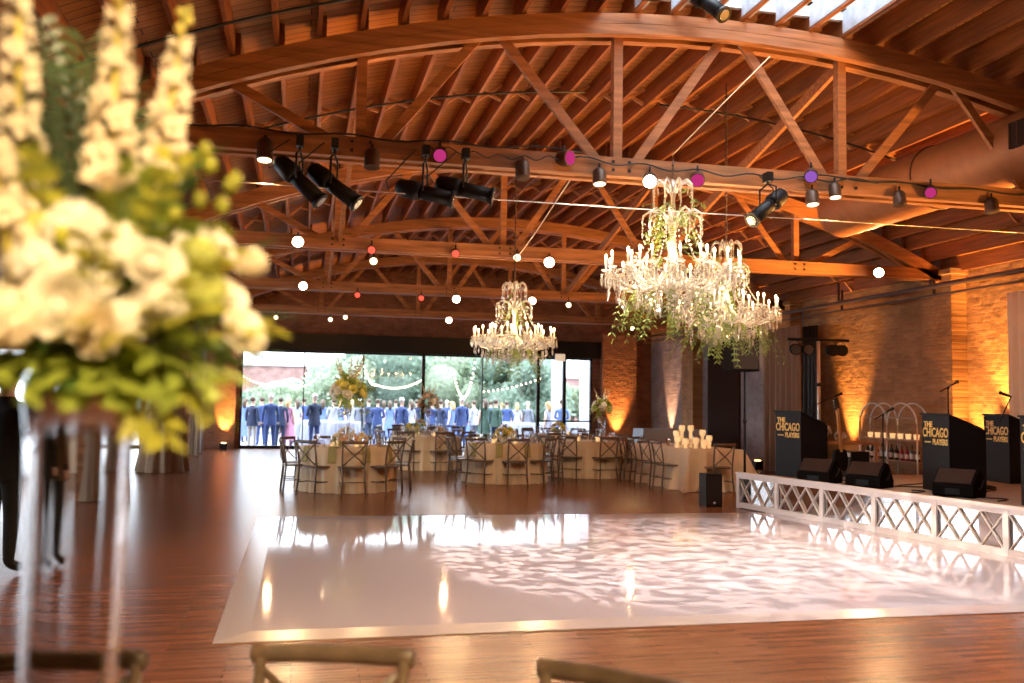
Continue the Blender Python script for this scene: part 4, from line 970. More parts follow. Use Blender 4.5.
# ------------------------------------------------------------------ chandeliers
def chandelier(label, loc, D, zchain, narm=16, ninner=8, green=1.0, seed=1):
    """loc = centre of the main candle ring (level of the candle cups)"""
    random.seed(seed)
    t = thing('crystal_chandelier', label, 'chandelier', loc); r = D/2; s = D/1.32
    w = MB(); w.lathe([(0, -.30*s), (.05*s, -.28*s), (.09*s, -.2*s), (.05*s, -.12*s), (.03*s, 0), (.06*s, .1*s), (.03*s, .2*s), (.025*s, .35*s), (.06*s, .45*s), (.035*s, .55*s), (.02*s, .7*s), (.04*s, .82*s), (.015*s, .92*s), (0, .92*s)], 14); w.build('glass_column', M['crystal'], t)
    w = MB(); z = .92*s
    w.tube([(0, 0, z), (0, 0, zchain-loc[2])], .007, 6)
    k = z
    while k < zchain-loc[2]-.05: w.ball((0, 0, k), .016, (1, .5, 1.5), 6, 5); k += .05
    w.build('chain', M['copper'], t)
    def ringset(n, rad, zc, off, big):
        tips = []
        for i in range(n):
            a = 2*PI*i/n+off; c, sn = math.cos(a), math.sin(a)
            pts = [(c*q*rad, sn*q*rad, zc+h*s) for q, h in ((.10, .02), (.3, -.17), (.55, -.22), (.8, -.17), (.97, -.08), (1.0, -.02))]
            w = MB(); w.tube(pts, .011*s, 6)
            for p in pts[1:-1]: w.ball(p, .019*s, (1, 1, 1), 6, 5)
            w.lathe([(0, 0), (.03*s, .0), (.052*s, .018*s), (.05*s, .022*s), (.02*s, .01*s), (0, .01*s)], 10, (c*rad, sn*rad, zc-.02*s))
            ar = w.build('arm', M['crystal'], t)
            w = MB(); w.lathe([(0, 0), (.011*s, 0), (.011*s, .10*s), (0, .10*s)], 8, (c*rad, sn*rad, zc)); cd_ = w.build('candle', M['candlewax'], t)
            w = MB(); w.ball((c*rad, sn*rad, zc+.13*s), .014*s, (1, 1, 2.2), 7, 6); w.build('flame_bulb', M['bulb'], cd_)
            tips.append(Vector((c*rad, sn*rad, zc-.02*s)))
        return tips
    tips = ringset(narm, r, 0, .1, 1); tips2 = ringset(ninner, r*.62, .06*s, .3, 0)
    w = MB()
    def drop(p, L):
        p = Vector(p); w.octa((p.x, p.y, p.z-L*.3), .009*s, .02*s); w.octa((p.x, p.y, p.z-L*.62), .012*s, .028*s); w.octa((p.x, p.y, p.z-L), .018*s, .062*s)
    def swag(p, q, sag, n):
        for i in range(n+1):
            u = i/n; b = p.lerp(q, u); w.octa((b.x, b.y, b.z-sag*4*u*(1-u)), .0115*s, .02*s)
    for T_, cz in ((tips, .42*s), (tips2, .42*s)):
        for i, p in enumerate(T_):
            q = T_[(i+1) % len(T_)]; swag(p, q, .09*s, 12); swag(p, Vector((0, 0, -.12*s)), .10*s, 18)
            for k in range(6): a = k*PI/3; drop(p+Vector((.05*s*math.cos(a), .05*s*math.sin(a), 0)), random.uniform(.07, .12)*s)
            m_ = (p+q)/2; drop((m_.x, m_.y, p.z-.1*s), .12*s)
            c_ = p*.55; drop((c_.x, c_.y, -.22*s), .12*s); c_ = p*.8; drop((c_.x, c_.y, -.18*s), .12*s)
    for i in range(narm): # strands from the middle crown down to the ring
        a = 2*PI*i/narm+.1; p = Vector((.19*s*math.cos(a), .19*s*math.sin(a), .50*s)); swag(p, tips[i], .16*s, 20)
    for i in range(60):
        a = random.random()*2*PI; q = r*random.uniform(.1, .75); drop((q*math.cos(a), q*math.sin(a), -.2*s-random.uniform(0, .1)*s), random.uniform(.08, .15)*s)
    w.build('crystal_drops', M['crystal'], t)['kind'] = 'stuff'
    for (zc, rad, n) in ((.48*s, .29*s, 9), (.78*s, .20*s, 8)):
        for i in range(n):
            a = 2*PI*i/n; c, sn = math.cos(a), math.sin(a); w = MB()
            pts = [(c*q*rad, sn*q*rad, zc+h*s) for q, h in ((.15, .0), (.4, .09), (.75, .12), (1.0, .07), (1.05, .0), (.92, -.02))]
            w.tube(pts, [.013*s, .014*s, .013*s, .012*s, .01*s, .006*s], 6)
            for j in range(3): w.octa((c*rad*1.03, sn*rad*1.03, zc-.02*s-j*.03*s), .010*s, .022*s)
            w.octa((c*rad*.8, sn*rad*.8, zc+.02*s), .010*s, .04*s); w.octa((c*rad*1.03, sn*rad*1.03, zc-.12*s), .013*s, .05*s)
            w.build('crown_scroll', M['crystal'], t)
    # greenery
    w = MB()
    for i in range(int(60*green)):
        a = random.random()*2*PI; q = .16*s*random.uniform(.5, 1.2); h = random.uniform(-.05, .75)*s
        sprig(w, (q*math.cos(a), q*math.sin(a), h), (math.cos(a)*.5, math.sin(a)*.5, random.uniform(-.6, .5)), .14*s, .3, 6, .45, .045*s)
    w.build('column_greenery', M['garland'], t)['kind'] = 'stuff'
    w = MB()
    for i in range(int(36*green)):
        a = random.random()*2*PI; q = r*random.uniform(.25, .82); L = random.uniform(.16, .36)*s
        sprig(w, (q*math.cos(a), q*math.sin(a), -.2*s), (math.cos(a)*.5, math.sin(a)*.5, -.55), L, .7, 9, .32, .06*s)
    w.build('hanging_greenery', M['garland'], t)['kind'] = 'stuff'
    lamp('chandelier_lamp', 'POINT', (loc[0], loc[1], loc[2]+.16*s), 18, SOFT, size=.25)
    for k in range(4): a = k*PI/2+.4; lamp('chandelier_lamp', 'POINT', (loc[0]+r*.95*math.cos(a), loc[1]+r*.95*math.sin(a), loc[2]+.28*s), 12, WARM, size=.06)
    return t
chandelier('large crystal chandelier with greenery hanging nearest the camera', (3.80, 9.05, 2.98), 1.40, 4.17, 16, 8, 1.0, 3)
chandelier('lower crystal chandelier partly behind the nearest one', (5.22, 10.7, 2.78), 1.26, 5.7, 14, 7, 1.3, 5)
chandelier('far crystal chandelier hanging before the window', (3.35, 14.5, 2.62), 1.30, 5.6, 16, 8, .7, 9)
random.seed(21)

# ------------------------------------------------------------------ stage lights and cans on the trusses
def ellipsoidal(label, loc, d, top):
    t = thing('ellipsoidal_spotlight', label, 'stage light', loc, 0, 'ellipsoidal spotlights on the trusses'); d = Vector(d).normalized(); _, s, u = _frame(d)
    w = MB(); w.tube([-d*.30, -d*.26, -d*.1, -d*.05], [.05, .085, .10, .085], 12); w.build('lamp_housing', M['black'], t)
    w = MB(); w.tube([-d*.05, d*.02, d*.3], [.075, .075, .078], 12); w.tube([d*.27, d*.3], [.09, .09], 12); b = w.build('lens_tube', M['black'], t)
    w = MB(); w.tube([d*.302, d*.306], [.06, .058], 12); w.build('lens', M['chrome'], b)
    w = MB(); h = top-loc[2]; w.tube([s*.12, s*.12+Vector((0, 0, h*.6)), Vector((0, 0, h*.75)), -s*.12+Vector((0, 0, h*.6)), -s*.12], .011, 6); w.tube([(0, 0, h*.75), (0, 0, h)], .014, 6); w.build('yoke', M['black'], t)
    w = MB(); w.box(-.035, -.06, h-.06, .035, .06, h+.04); w.build('clamp', M['black'], t)
    w = MB(); p = -d*.28; w.tube([p, p+Vector((-.08, 0, -.08)), p+Vector((-.12, 0, .05)), Vector((-.1, 0, h))], .007, 5); w.build('power_lead', M['cable'], t)
ellipsoidal('long black spotlight on the front truss, first from the left', (-.07, 9.0, 3.66), (.62, -.15, -.6), 4.05)
ellipsoidal('long black spotlight on the front truss, second from the left', (.26, 9.0, 3.63), (.65, -.2, -.5), 4.05)
ellipsoidal('long black spotlight on the front truss, third from the left', (1.15, 9.0, 3.62), (.8, -.25, -.2), 4.05)
ellipsoidal('long black spotlight on the front truss, fourth from the left', (1.55, 9.0, 3.68), (.8, -.25, -.2), 4.05)
ellipsoidal('grey blue spotlight on the front truss right of the chandelier', (4.88, 9.0, 3.72), (-.65, -.2, -.5), 4.05)
ellipsoidal('black fixture hung in front of the skylight, cut by the top edge', (4.05, 8.75, 5.78), (.3, -.6, -.6), 6.0)
ellipsoidal('black fixture left of the skylight, cut by the top edge', (2.88, 8.75, 5.86), (-.3, -.6, -.6), 6.0)
def can(label, loc, d, lens, e=0, col=WARM, spot=80, tgt=None, r=.06, L=.17, mm='copper', hang=.14):
    t = thing('par_can_light', label, 'light', loc, 0, 'can lights on the trusses'); d = Vector(d).normalized()
    w = MB(); w.tube([-d*L, -d*L*.8, -d*.01, Vector((0, 0, 0))], [r*.6, r*.95, r, r], 14); w.build('can_body', M[mm], t)
    w = MB(); w.tube([d*.0015, d*.006], [r*.86, r*.8], 14); w.build('lens', M[lens], t)
    w = MB(); w.tube([-d*L*.6, Vector((0, 0, hang))-d*L*.5], .012, 6); w.build('bracket', M['black'], t)
    if e: lamp('can_lamp', 'SPOT', Vector(loc)+d*.05, e, col, tgt if tgt is not None else Vector(loc)+d, .06, spot, .6)
def tocam(p): return (Vector((0, 0, 1.5))-Vector(p)).normalized()
def L(label, p, lens, e=0, d=None, **k): can(label, p, d if d is not None else tocam(p)+Vector((0, 0, -.25)), lens, e, **k)
DN = Vector((0, -.15, -1))
L('lit copper can light at the left end of the front truss', (-.40, 9.1, 3.86), 'lensdim', 120, DN, r=.08, L=.22)
L('unlit copper can light left of the third spotlight', (.63, 9.1, 3.86), 'copper', 0, DN, r=.08, L=.2)
L('magenta lit can on the front truss above the third spotlight', (1.30, 9.05, 4.02), 'magenta', 0, r=.075)
L('brown can light under the middle of the front truss', (2.17, 9.1, 3.86), 'copper', 0, DN, r=.08, L=.2)
L('magenta edged can at the rope knot on the front truss', (2.66, 9.05, 4.1), 'magenta', 0, Vector((.5, -.8, -.1)), r=.085)
L('lit can light left of the post on the front truss', (3.0, 9.1, 3.86), 'lensdim', 150, DN, r=.075)
L('dazzling lamp on the front truss left of the near chandelier', (3.52, 9.0, 3.90), 'lens', 160, r=.08)
L('pink lit can on the front truss above the near chandelier', (4.06, 9.0, 3.95), 'magenta', 0, r=.08)
L('violet lit can on the front truss right of the chandelier', (5.43, 9.05, 4.1), 'violet', 0, r=.075)
L('lower lit can light on the front truss at right', (5.48, 9.1, 3.80), 'lensdim', 150, DN, r=.075)
L('upper lit can light on the front truss at right', (5.76, 9.1, 3.90), 'lensdim', 120, DN, r=.07)
L('unlit can light left of the small magenta lamp', (6.58, 9.1, 3.86), 'copper', 0, DN, r=.075)
L('magenta lamp at the right of the front truss', (6.94, 9.05, 4.02), 'magenta', 0, r=.07)
L('unlit can light at the far right of the front truss', (7.8, 9.1, 3.86), 'copper', 0, DN, r=.08)
for lb, p, ln, e in (('dazzling lamp on the second truss at left', (-.1, 14.7, 4.02), 'lens', 90), ('red lamp on the second truss at left', (1.05, 14.75, 3.96), 'redlamp', 0), ('small lamp below the red one on the second truss', (1.09, 14.8, 3.79), 'lensdim', 30),
                     ('red lamp on the second truss above the far chandelier', (2.41, 14.75, 3.97), 'redlamp', 0), ('round white lamp on the second truss by the rope', (3.44, 14.75, 3.96), 'lensdim', 0), ('pinkish dazzling lamp on the second truss', (3.98, 14.7, 3.9), 'pinklamp', 60),
                     ('dazzling lamp on the second truss at right', (10.17, 14.7, 4.02), 'lens', 90),
                     ('dazzling lamp on the third truss at left', (0.0, 20.4, 4.02), 'lens', 90), ('red lamp on the third truss at left', (1.17, 20.4, 3.87), 'redlamp', 0), ('dim red lamp on the third truss', (2.58, 20.4, 3.86), 'redlamp', 0), ('dazzling lamp on the third truss', (3.37, 20.4, 3.87), 'lens', 80),
                     ('pink lamp on the third truss', (5.13, 20.4, 3.9), 'pinklamp', 30), ('dim white lamp on the third truss', (6.0, 20.4, 3.84), 'lensdim', 0),
                     ('small lamp on the last truss at left', (-.7, 26.1, 3.81), 'lensdim', 50), ('tiny lamp on the last truss', (.77, 26.1, 3.8), 'lensdim', 0), ('small white lamp on the last truss', (1.18, 26.1, 3.88), 'lensdim', 50), ('pinkish lamp on the last truss', (4.11, 26.1, 3.9), 'pinklamp', 40), ('small lamp on the last truss at right', (9.68, 26.1, 3.85), 'lensdim', 40)):
    L(lb, p, ln, e, r=.10 if ln in ('lens', 'pinklamp') else .07, L=.12)

# rope, steel wire and cable runs
def line(name, label, pts, r, m, cat): w = MB(); w.tube(pts, r, 6); return tag(w.build(name, m), label, cat)
line('steel_wire', 'thin steel wire stretched across the hall below the front truss', [(-2.9, 9.0, 3.605), (0, 9.0, 3.60), (4, 9.0, 3.60), (11.5, 9.0, 3.63)], .006, M['wire'], 'wire')
line('hoist_rope', 'pale rope rising from the near chandelier to the upper chord', [(3.80, 9.08, 4.22), (4.4, 9.08, 4.85), (4.95, 9.08, 5.42)], .007, M['rope'], 'rope')
line('hoist_rope', 'pale rope from the front truss down to the far chandelier', [(2.78, 9.4, 3.98), (3.1, 12.2, 3.9), (3.33, 14.4, 3.86)], .009, M['rope'], 'rope')
for k, (x0, x1, zz, a) in enumerate(((-2.8, 2.8, 4.2, .04), (2.7, 6.3, 4.12, .05), (1.2, 2.7, 4.12, -.05), (5.4, 11, 4.13, .03))):
    pts = [(x0+(x1-x0)*i/40, 9.3-.20, zz+a*math.sin(i*.9)*.5-abs(a)*math.sin(PI*i/40)) for i in range(41)]
    line('lighting_cable', ('black cable lying on the left half of the front truss', 'tangled cable along the front truss above the near chandelier', 'sagging cable on the front truss by the rope knot', 'cable along the right end of the front truss')[k], pts, (.009, .009, .006, .009)[k], M['cable'], 'cable')
pts = [(2.9+.95*i/16, 8.75, 5.90-.16*math.sin(PI*i/16)) for i in range(17)]
line('lighting_cable', 'looped cable between the fixtures at the top edge', pts, .012, M['cable'], 'cable')

# exit sign over the glazed door
t = thing('exit_sign', 'small lit sign box over the glazed door at right', 'sign', (8.55, 30.0, 3.0)); w = MB(); w.box(-.16, -.05, .0, .16, .05, .24); w.build('housing', M['exitface'], t)

# ------------------------------------------------------------------ people
def person_mesh(kind):
    me = bpy.data.meshes.new('body'); V = []; E = []; Rr = []
    def j(p, r, par=None):
        V.append(p); Rr.append(r)
        if par is not None: E.append((par, len(V)-1))
        return len(V)-1
    fem = kind == 'woman'
    sh = .165 if fem else .20
    pel = j((0, 0, .98), (.15, .11)); sp = j((0, 0, 1.15), (.125 if fem else .15, .10), pel); ch = j((0, .01, 1.34), (.15 if fem else .175, .115), sp)
    nk0 = j((0, 0, 1.47), (.075, .07), ch); nk = j((0, -.01, 1.55), (.05, .05), nk0); hd0 = j((0, -.012, 1.61), (.065, .075), nk); hd1 = j((0, -.015, 1.69), (.078, .095), hd0); hd2 = j((0, -.005, 1.76), (.06, .075), hd1)
    for s in (-1, 1):
        a = j((s*sh, 0, 1.43), (.065, .06), ch)
        if kind == 'bent': b = j((s*(sh+.05), -.02, 1.16), (.052, .052), a); c = j((s*(sh-.06), -.22, 1.10), (.04, .04), b); d_ = j((s*(sh-.11), -.29, 1.12), (.035, .022), c)
        else: b = j((s*(sh+.05), .02, 1.16), (.05, .05), a); c = j((s*(sh+.06), -.03, .92), (.036, .036), b); d_ = j((s*(sh+.055), -.05, .82), (.024, .04), c)
        e = j((s*.10, .0, .86), (.095, .10), pel); k = j((s*.11, -.01, .50), (.065, .07), e); an = j((s*.12, .01, .09), (.045, .05), k); ft = j((s*.135, -.13, .04), (.045, .03), an)
    me.from_pydata(V, E, []); o = bpy.data.objects.new('body', me); C.objects.link(o)
    md = o.modifiers.new('s', 'SKIN'); sd = me.skin_vertices[0].data
    for i, r in enumerate(Rr): sd[i].radius = r; sd[i].use_root = (i == 0)
    o.modifiers.new('u', 'SUBSURF').levels = 2; o.modifiers['u'].render_levels = 2
    dg = bpy.context.evaluated_depsgraph_get(); m2 = bpy.data.meshes.new_from_object(o.evaluated_get(dg)); m2.name = 'person_body'
    bpy.data.objects.remove(o)
    m2.materials.clear()
    for _ in range(3): m2.materials.append(M['skin'])
    for p in m2.polygons:
        x, y, z = p.center; p.use_smooth = True
        hand = (z < .90 and abs(x) > .2 and z > .7) if kind != 'bent' else (y < -.235 and z > 1.0)
        if z > 1.505 or hand: p.material_index = 0
        elif z < .96 or abs(x) > 9: p.material_index = 2
        else: p.material_index = 1
        if fem and abs(x) > .2 and z < 1.4: p.material_index = 0
        if z < .10: p.material_index = 2
    return m2
PM = {k: person_mesh(k) for k in ('man', 'bent', 'woman')}
def hair_mesh(longh):
    w = MB(); w.ball((0, .012, 1.735), .1, (.93, 1.05, .95), 14, 10)
    if longh: w.tube([(0, .05, 1.76), (0, .085, 1.66), (0, .09, 1.5), (0, .085, 1.42)], [.075, .085, .075, .03], 10)
    w2 = MB(); return w
def face_bits(w):
    w.tube([(0, -.105, 1.70), (0, -.125, 1.675), (0, -.108, 1.668)], [.008, .014, .01], 6)
    for s in (-1, 1): w.ball((s*.083, -.01, 1.685), .022, (.4, .7, 1.2), 6, 5)
HM = {}
def person(label, x, y, rz, kind, top, bot, hair, sc=1.0, dress=None, group='guests on the patio'):
    t = thing('person', label, 'person', (x, y, PZ if y > 29 else 0), rz, group); t.scale = (sc,)*3
    o = bpy.data.objects.new('body', PM[kind]); C.objects.link(o); o.parent = t
    for i, m_ in enumerate((M['skin'], M[top], M[bot])):
        o.material_slots[i].link = 'OBJECT'; o.material_slots[i].material = m_
    key = kind == 'woman'
    if key not in HM:
        w = hair_mesh(key); ob = w.build('hair', M[hair], t); HM[key] = ob.data
    else: ob = bpy.data.objects.new('hair', HM[key]); C.objects.link(ob); ob.parent = t
    ob.material_slots[0].link = 'OBJECT'; ob.material_slots[0].material = M[hair]
    if 'face' not in HM:
        w = MB(); face_bits(w); f_ = w.build('nose_and_ears', M['skin'], t); HM['face'] = f_.data
    else: f_ = bpy.data.objects.new('nose_and_ears', HM['face']); C.objects.link(f_); f_.parent = t
    if dress:
        if 'dress' not in HM:
            w = MB(); g_ = lambda r, z, a: r*(1+.05*math.sin(9*a)*(1.1-z)); w.lathe([(.13, 1.2), (.135, 1.12), (.18, .98), (.24, .7), (.30, .3), (.31, .28)], 40, fn=g_); d_ = w.build('dress', M[dress], t); HM['dress'] = d_.data
        else: d_ = bpy.data.objects.new('dress', HM['dress']); C.objects.link(d_); d_.parent = t
        d_.material_slots[0].link = 'OBJECT'; d_.material_slots[0].material = M[dress]
    elif kind != 'woman':
        if 'jacket' not in HM:
            w = MB(); w.lathe([(.20, .80), (.195, .9), (.17, 1.08), (.165, 1.18)], 24, fn=lambda r, z, a: r*(1 if abs(math.cos(a)) > .5 else .82)); d_ = w.build('jacket_skirt', M[top], t); HM['jacket'] = d_.data
        else: d_ = bpy.data.objects.new('jacket_skirt', HM['jacket']); C.objects.link(d_); d_.parent = t
        d_.material_slots[0].link = 'OBJECT'; d_.material_slots[0].material = M[top]
    return t
PZ = -.18
person('man in a black suit standing at the far left beside the vase', -2.52, 8.95, 2.6, 'man', 'suitblack', 'suitblack', 'hairbrown', 1.02, group='people inside the hall')
person('person in a dark brown suit standing behind the tall foreground vase', -2.30, 9.25, 2.2, 'man', 'dressbrown', 'suitblack', 'hairbrown', .98, group='people inside the hall')

# ------------------------------------------------------------------ outside
w = MB(); w.box(-60, YB+.31, -.3, 70, 140, PZ); struct(w.build('ground_patio', M['patio']), 'pale paved patio outside the windows')
def px_at(u, y): # design aid: column on the photo -> X at distance y
    c = W3 @ Vector(((u-512)/922, (400-341.5)/922, 1)); return c.x*y/c.y
G = [(253, 33.5, 'man', 'suitnavy', 'trousers', 'hairbrown', 1.0, None, 'navy jacket and pale trousers at the far left of the window'),
     (262, 36.0, 'man', 'suitblue', 'suitblue', 'hairbrown', 1.0, None, 'blue suit half hidden behind the navy jacket'),
     (271, 33.0, 'man', 'suitblue', 'suitblue', 'hairgrey', 1.06, None, 'blue suit with grey hair standing with back to the window at left'),
     (281, 34.5, 'man', 'suitnavy', 'suitnavy', 'hairbrown', 1.0, None, 'dark suit between the grey haired man and the pink dress'),
     (289, 34.8, 'woman', 'pink', 'pink', 'hairblond', .98, 'pink', 'pink dress near the left end of the window'),
     (297, 37.5, 'woman', 'dresswhite', 'dresswhite', 'hairbrown', .97, 'dresswhite', 'pale dress right of the pink dress'),
     (315, 32.6, 'bent', 'suitnavy', 'suitblue', 'hairgrey', 1.08, None, 'navy suit and white hair, tallest beside the first mullion'),
     (323, 38, 'woman', 'dressblue', 'dressblue', 'hairbrown', .97, 'dressblue', 'blue dress left of the tall arrangement'),
     (334, 37, 'bent', 'shirt', 'suitgrey', 'hairbrown', 1.0, None, 'white shirt behind the tall arrangement'),
     (352, 37.5, 'woman', 'dresswhite', 'dresswhite', 'hairblond', .98, 'dresswhite', 'white dress right of the tall arrangement'),
     (360, 36.5, 'man', 'suitgrey', 'suitgrey', 'hairgrey', 1.0, None, 'grey suit near the second mullion'),
     (378, 35.5, 'bent', 'suitblue', 'suitblue', 'hairbrown', 1.0, None, 'blue suit right of the second mullion'),
     (390, 39, 'woman', 'dressblue', 'dressblue', 'hairbrown', .97, 'dressblue', 'blue dress beyond the left table at right'),
     (402, 33.6, 'man', 'suitblue', 'suitblue', 'hairgrey', 1.03, None, 'bright blue suit with back turned, left of the thick mullion'),
     (411, 37, 'woman', 'dresswhite', 'dresswhite', 'hairbrown', .98, 'dresswhite', 'pale dress beside the thick mullion'),
     (417, 39, 'man', 'suitnavy', 'suitnavy', 'hairbrown', 1.0, None, 'navy suit far back by the thick mullion'),
     (432, 37, 'man', 'suitblue', 'suitblue', 'hairbrown', .98, None, 'blue suit just right of the thick mullion'),
     (441, 36, 'bent', 'suitnavy', 'suitnavy', 'hairbrown', 1.0, None, 'navy suit second right of the thick mullion'),
     (452, 38, 'woman', 'dressblue', 'dressblue', 'hairblond', .97, 'dressblue', 'blue dress left of the rust flowers'),
     (462, 34.5, 'man', 'suitblue', 'suitblue', 'hairgrey', 1.06, None, 'blue suit tall behind the rust flowers'),
     (474, 38, 'man', 'shirt', 'suitgrey', 'hairbrown', 1.0, None, 'white shirt behind the rust flowers'),
     (485, 35, 'woman', 'dressgreen', 'dressgreen', 'hairbrown', 1.04, 'dressgreen', 'dark green dress right of the rust flowers'),
     (496, 34.6, 'man', 'dressgreen', 'suitnavy', 'hairbrown', 1.03, None, 'dark green jacket right of the rust flowers'),
     (507, 39, 'man', 'suitblue', 'suitblue', 'hairbrown', 1.0, None, 'blue suit behind the middle table'),
     (517, 40, 'woman', 'dresswhite', 'dresswhite', 'hairblond', .97, 'dresswhite', 'pale dress behind the middle table'),
     (528, 40, 'man', 'suitgrey', 'suitgrey', 'hairgrey', 1.0, None, 'grey suit left of the third mullion'),
     (548, 34.6, 'woman', 'dresswhite', 'dresswhite', 'hairblond', 1.0, 'dresswhite', 'white dress behind the glass door'),
     (562, 34.2, 'bent', 'dressblue', 'suitgrey', 'hairbrown', 1.05, None, 'blue violet jacket holding the white dress close behind the glass door')]
G += [(246, 38, 'woman', 'dressblue', 'dressblue', 'hairbrown', .97, 'dressblue', 'blue dress at the very left edge of the glazing'),
      (304, 39, 'man', 'suitblue', 'suitblue', 'hairbrown', 1.0, None, 'blue suit directly behind the first thin mullion'),
      (341, 40, 'woman', 'dressblue', 'dressblue', 'hairblond', .97, 'dressblue', 'blue dress and fair hair below the tall arrangement'),
      (369, 40, 'man', 'suitnavy', 'suitnavy', 'hairbrown', 1.0, None, 'navy suit just right of the second mullion'),
      (384, 41, 'woman', 'dresswhite', 'dresswhite', 'hairbrown', .97, 'dresswhite', 'pale dress between two blue suits right of the second mullion'),
      (396, 41, 'man', 'suitgrey', 'suitgrey', 'hairbrown', 1.0, None, 'grey suit left of the bright blue suit'),
      (437, 41, 'woman', 'dresswhite', 'dresswhite', 'hairbrown', .97, 'dresswhite', 'pale dress between the two suits right of the thick mullion'),
      (447, 42, 'man', 'suitblue', 'suitblue', 'hairgrey', 1.0, None, 'blue suit and grey hair far back left of the rust flowers'),
      (468, 42, 'woman', 'dressblue', 'dressblue', 'hairbrown', .97, 'dressblue', 'blue dress far back behind the rust flowers'),
      (491, 42, 'man', 'suitblue', 'suitblue', 'hairbrown', 1.0, None, 'blue suit far back between the green dress and green jacket'),
      (502, 43, 'woman', 'dresswhite', 'dresswhite', 'hairblond', .97, 'dresswhite', 'pale dress far back right of the green jacket'),
      (512, 43, 'man', 'suitgrey', 'suitgrey', 'hairbrown', 1.0, None, 'grey suit far back behind the middle table'),
      (523, 43, 'woman', 'dressblue', 'dressblue', 'hairbrown', .97, 'dressblue', 'blue dress far back behind the middle table'),
      (534, 42, 'man', 'suitblue', 'suitblue', 'hairbrown', 1.0, None, 'blue suit right beside the third mullion')]
for (u, y, kd, tp, bt, hr, sc_, dr, ds) in G:
    person(('woman in a ' if kd == 'woman' else 'man in ')+ds if kd == 'woman' else 'man in '+ds, px_at(u, y), y, PI+random.uniform(-.9, .9), kd, tp, bt, hr, sc_, dr)
def tree(label, x, y, z0, r, h, m, trunk=True, n=1500):
    t = thing('tree', label, 'tree', (x, y, PZ), random.random()*6, 'trees beyond the patio'); w = MB(); ls = .26
    lob = [(Vector((random.uniform(-.6, .6)*r, random.uniform(-.5, .5)*r, z0+(h-z0)*random.uniform(.15, .85))), r*random.uniform(.4, .65)) for _ in range(9)]
    for i in range(n):
        c, q = random.choice(lob); d = rnd_dir(); p = c+d*q*random.uniform(.75, 1.05); p.z = min(max(p.z, z0*.6), h)
        w.leaf(p, d+rnd_dir()*.9, ls*random.uniform(.7, 1.4), ls*.75, rnd_dir(), .2)
    for c, q in lob: w.ball(c, q*.82, (1, 1, .9), 8, 6)
    w.build('foliage', m, t)
    w = MB(); w.tube([(0, 0, 0), (.05, 0, z0), (0, .1, h*.6)], [.14, .11, .05], 8); w.build('trunk', M['bark'], t)
TR = [(332, 52, 2.2, 3.5, 'soft green tree in front of the brick building'), (354, 47, 2.4, 3.8, 'green tree above the tall arrangement'), (385, 46, 2.9, 4.5, 'broad green tree left of the thick mullion'), (412, 50, 2.6, 4.3, 'green tree touching the thick mullion'),
      (440, 50, 2.4, 3.9, 'green tree just right of the thick mullion'), (466, 46, 2.6, 4.1, 'green tree behind the rust flowers'), (495, 46, 2.8, 4.4, 'tallest green tree behind the middle table'), (522, 45, 2.5, 4.2, 'green tree below the far chandelier'), (536, 42, 1.6, 3.8, 'narrow green tree by the third mullion'),
      (572, 52, 1.2, 2.6, 'small dark conifer behind the last glass door'), (310, 58, 2.0, 2.6, 'low bush in front of the brick building'), (283, 50, 2.0, 2.2, 'low shrub below the brick building window'), (400, 56, 3.0, 4.0, 'background tree between the second and thick mullions'), (478, 56, 3.0, 4.3, 'background tree behind the rust flowers'), (365, 56, 3, 4.2, 'background tree behind the second mullion')]
for k, (u, y, r, h, lb) in enumerate(TR): tree(lb, px_at(u, y), y, .9, r, h, M['treeleaf'] if k % 2 else M['treeleaf2'])
w = MB()
for i in range(2600):
    u = random.random(); w.leaf((-14+u*27, 60+random.uniform(-.8, .8), random.uniform(.0, 2.2+.4*math.sin(u*40))), rnd_dir(), .35, .26, rnd_dir(), .2)
w.box(-14, 60.2, 0, 13, 61, 2.0)
o = tag(w.build('hedge', M['treeleaf2']), 'long hedge closing the far side of the patio', 'hedge')
t = thing('brick_building', 'low reddish brick building beyond the patio at left', 'building', (-3.0, 63, PZ)); t.location.x = px_at(285, 63)
w = MB(); w.box(-9, 0, 0, 4.2, 6, 3.95); w.build('wall', M['brickout'], t)
w = MB(); w.box(-9.1, -.1, 3.95, 4.3, 6.1, 4.1); w.build('parapet', M['concrete'], t)
w = MB(); w.box(-.9, -.06, 2.0, .9, -.01, 2.75); wn = w.build('window_frame', M['white'], t)
w = MB()
for k in range(4): w.box(-.8+k*.42, -.08, 2.1, -.46+k*.42, -.06, 2.65)
w.build('pane', M['suitgrey'], wn)
t = thing('brick_building', 'pale brick house wall seen through the last glass door', 'building', (px_at(585, 58), 58, PZ))
w = MB(); w.box(-1.6, 0, 0, 6, 5, 3.4); w.build('wall', M['brickout'], t); w = MB(); w.box(-1.7, -.1, 3.4, 6.1, 5.1, 3.55); w.build('parapet', M['concrete'], t)
for u, y, lb in ((556.5, 38.5, 'pale square column outside behind the couple'), (585.5, 35.0, 'pale square column outside at the right end of the windows')):
    x = px_at(u, y); t = thing('patio_column', lb, 'column', (x, y, PZ)); w = MB(); w.box(-.19, -.19, 0, .19, .19, 3.9); w.build('shaft', M['concrete'], t); w = MB(); w.box(-.25, -.25, 0, .25, .25, .15); w.box(-.25, -.25, 3.75, .25, .25, 3.95); w.build('base_and_cap', M['concrete'], t)
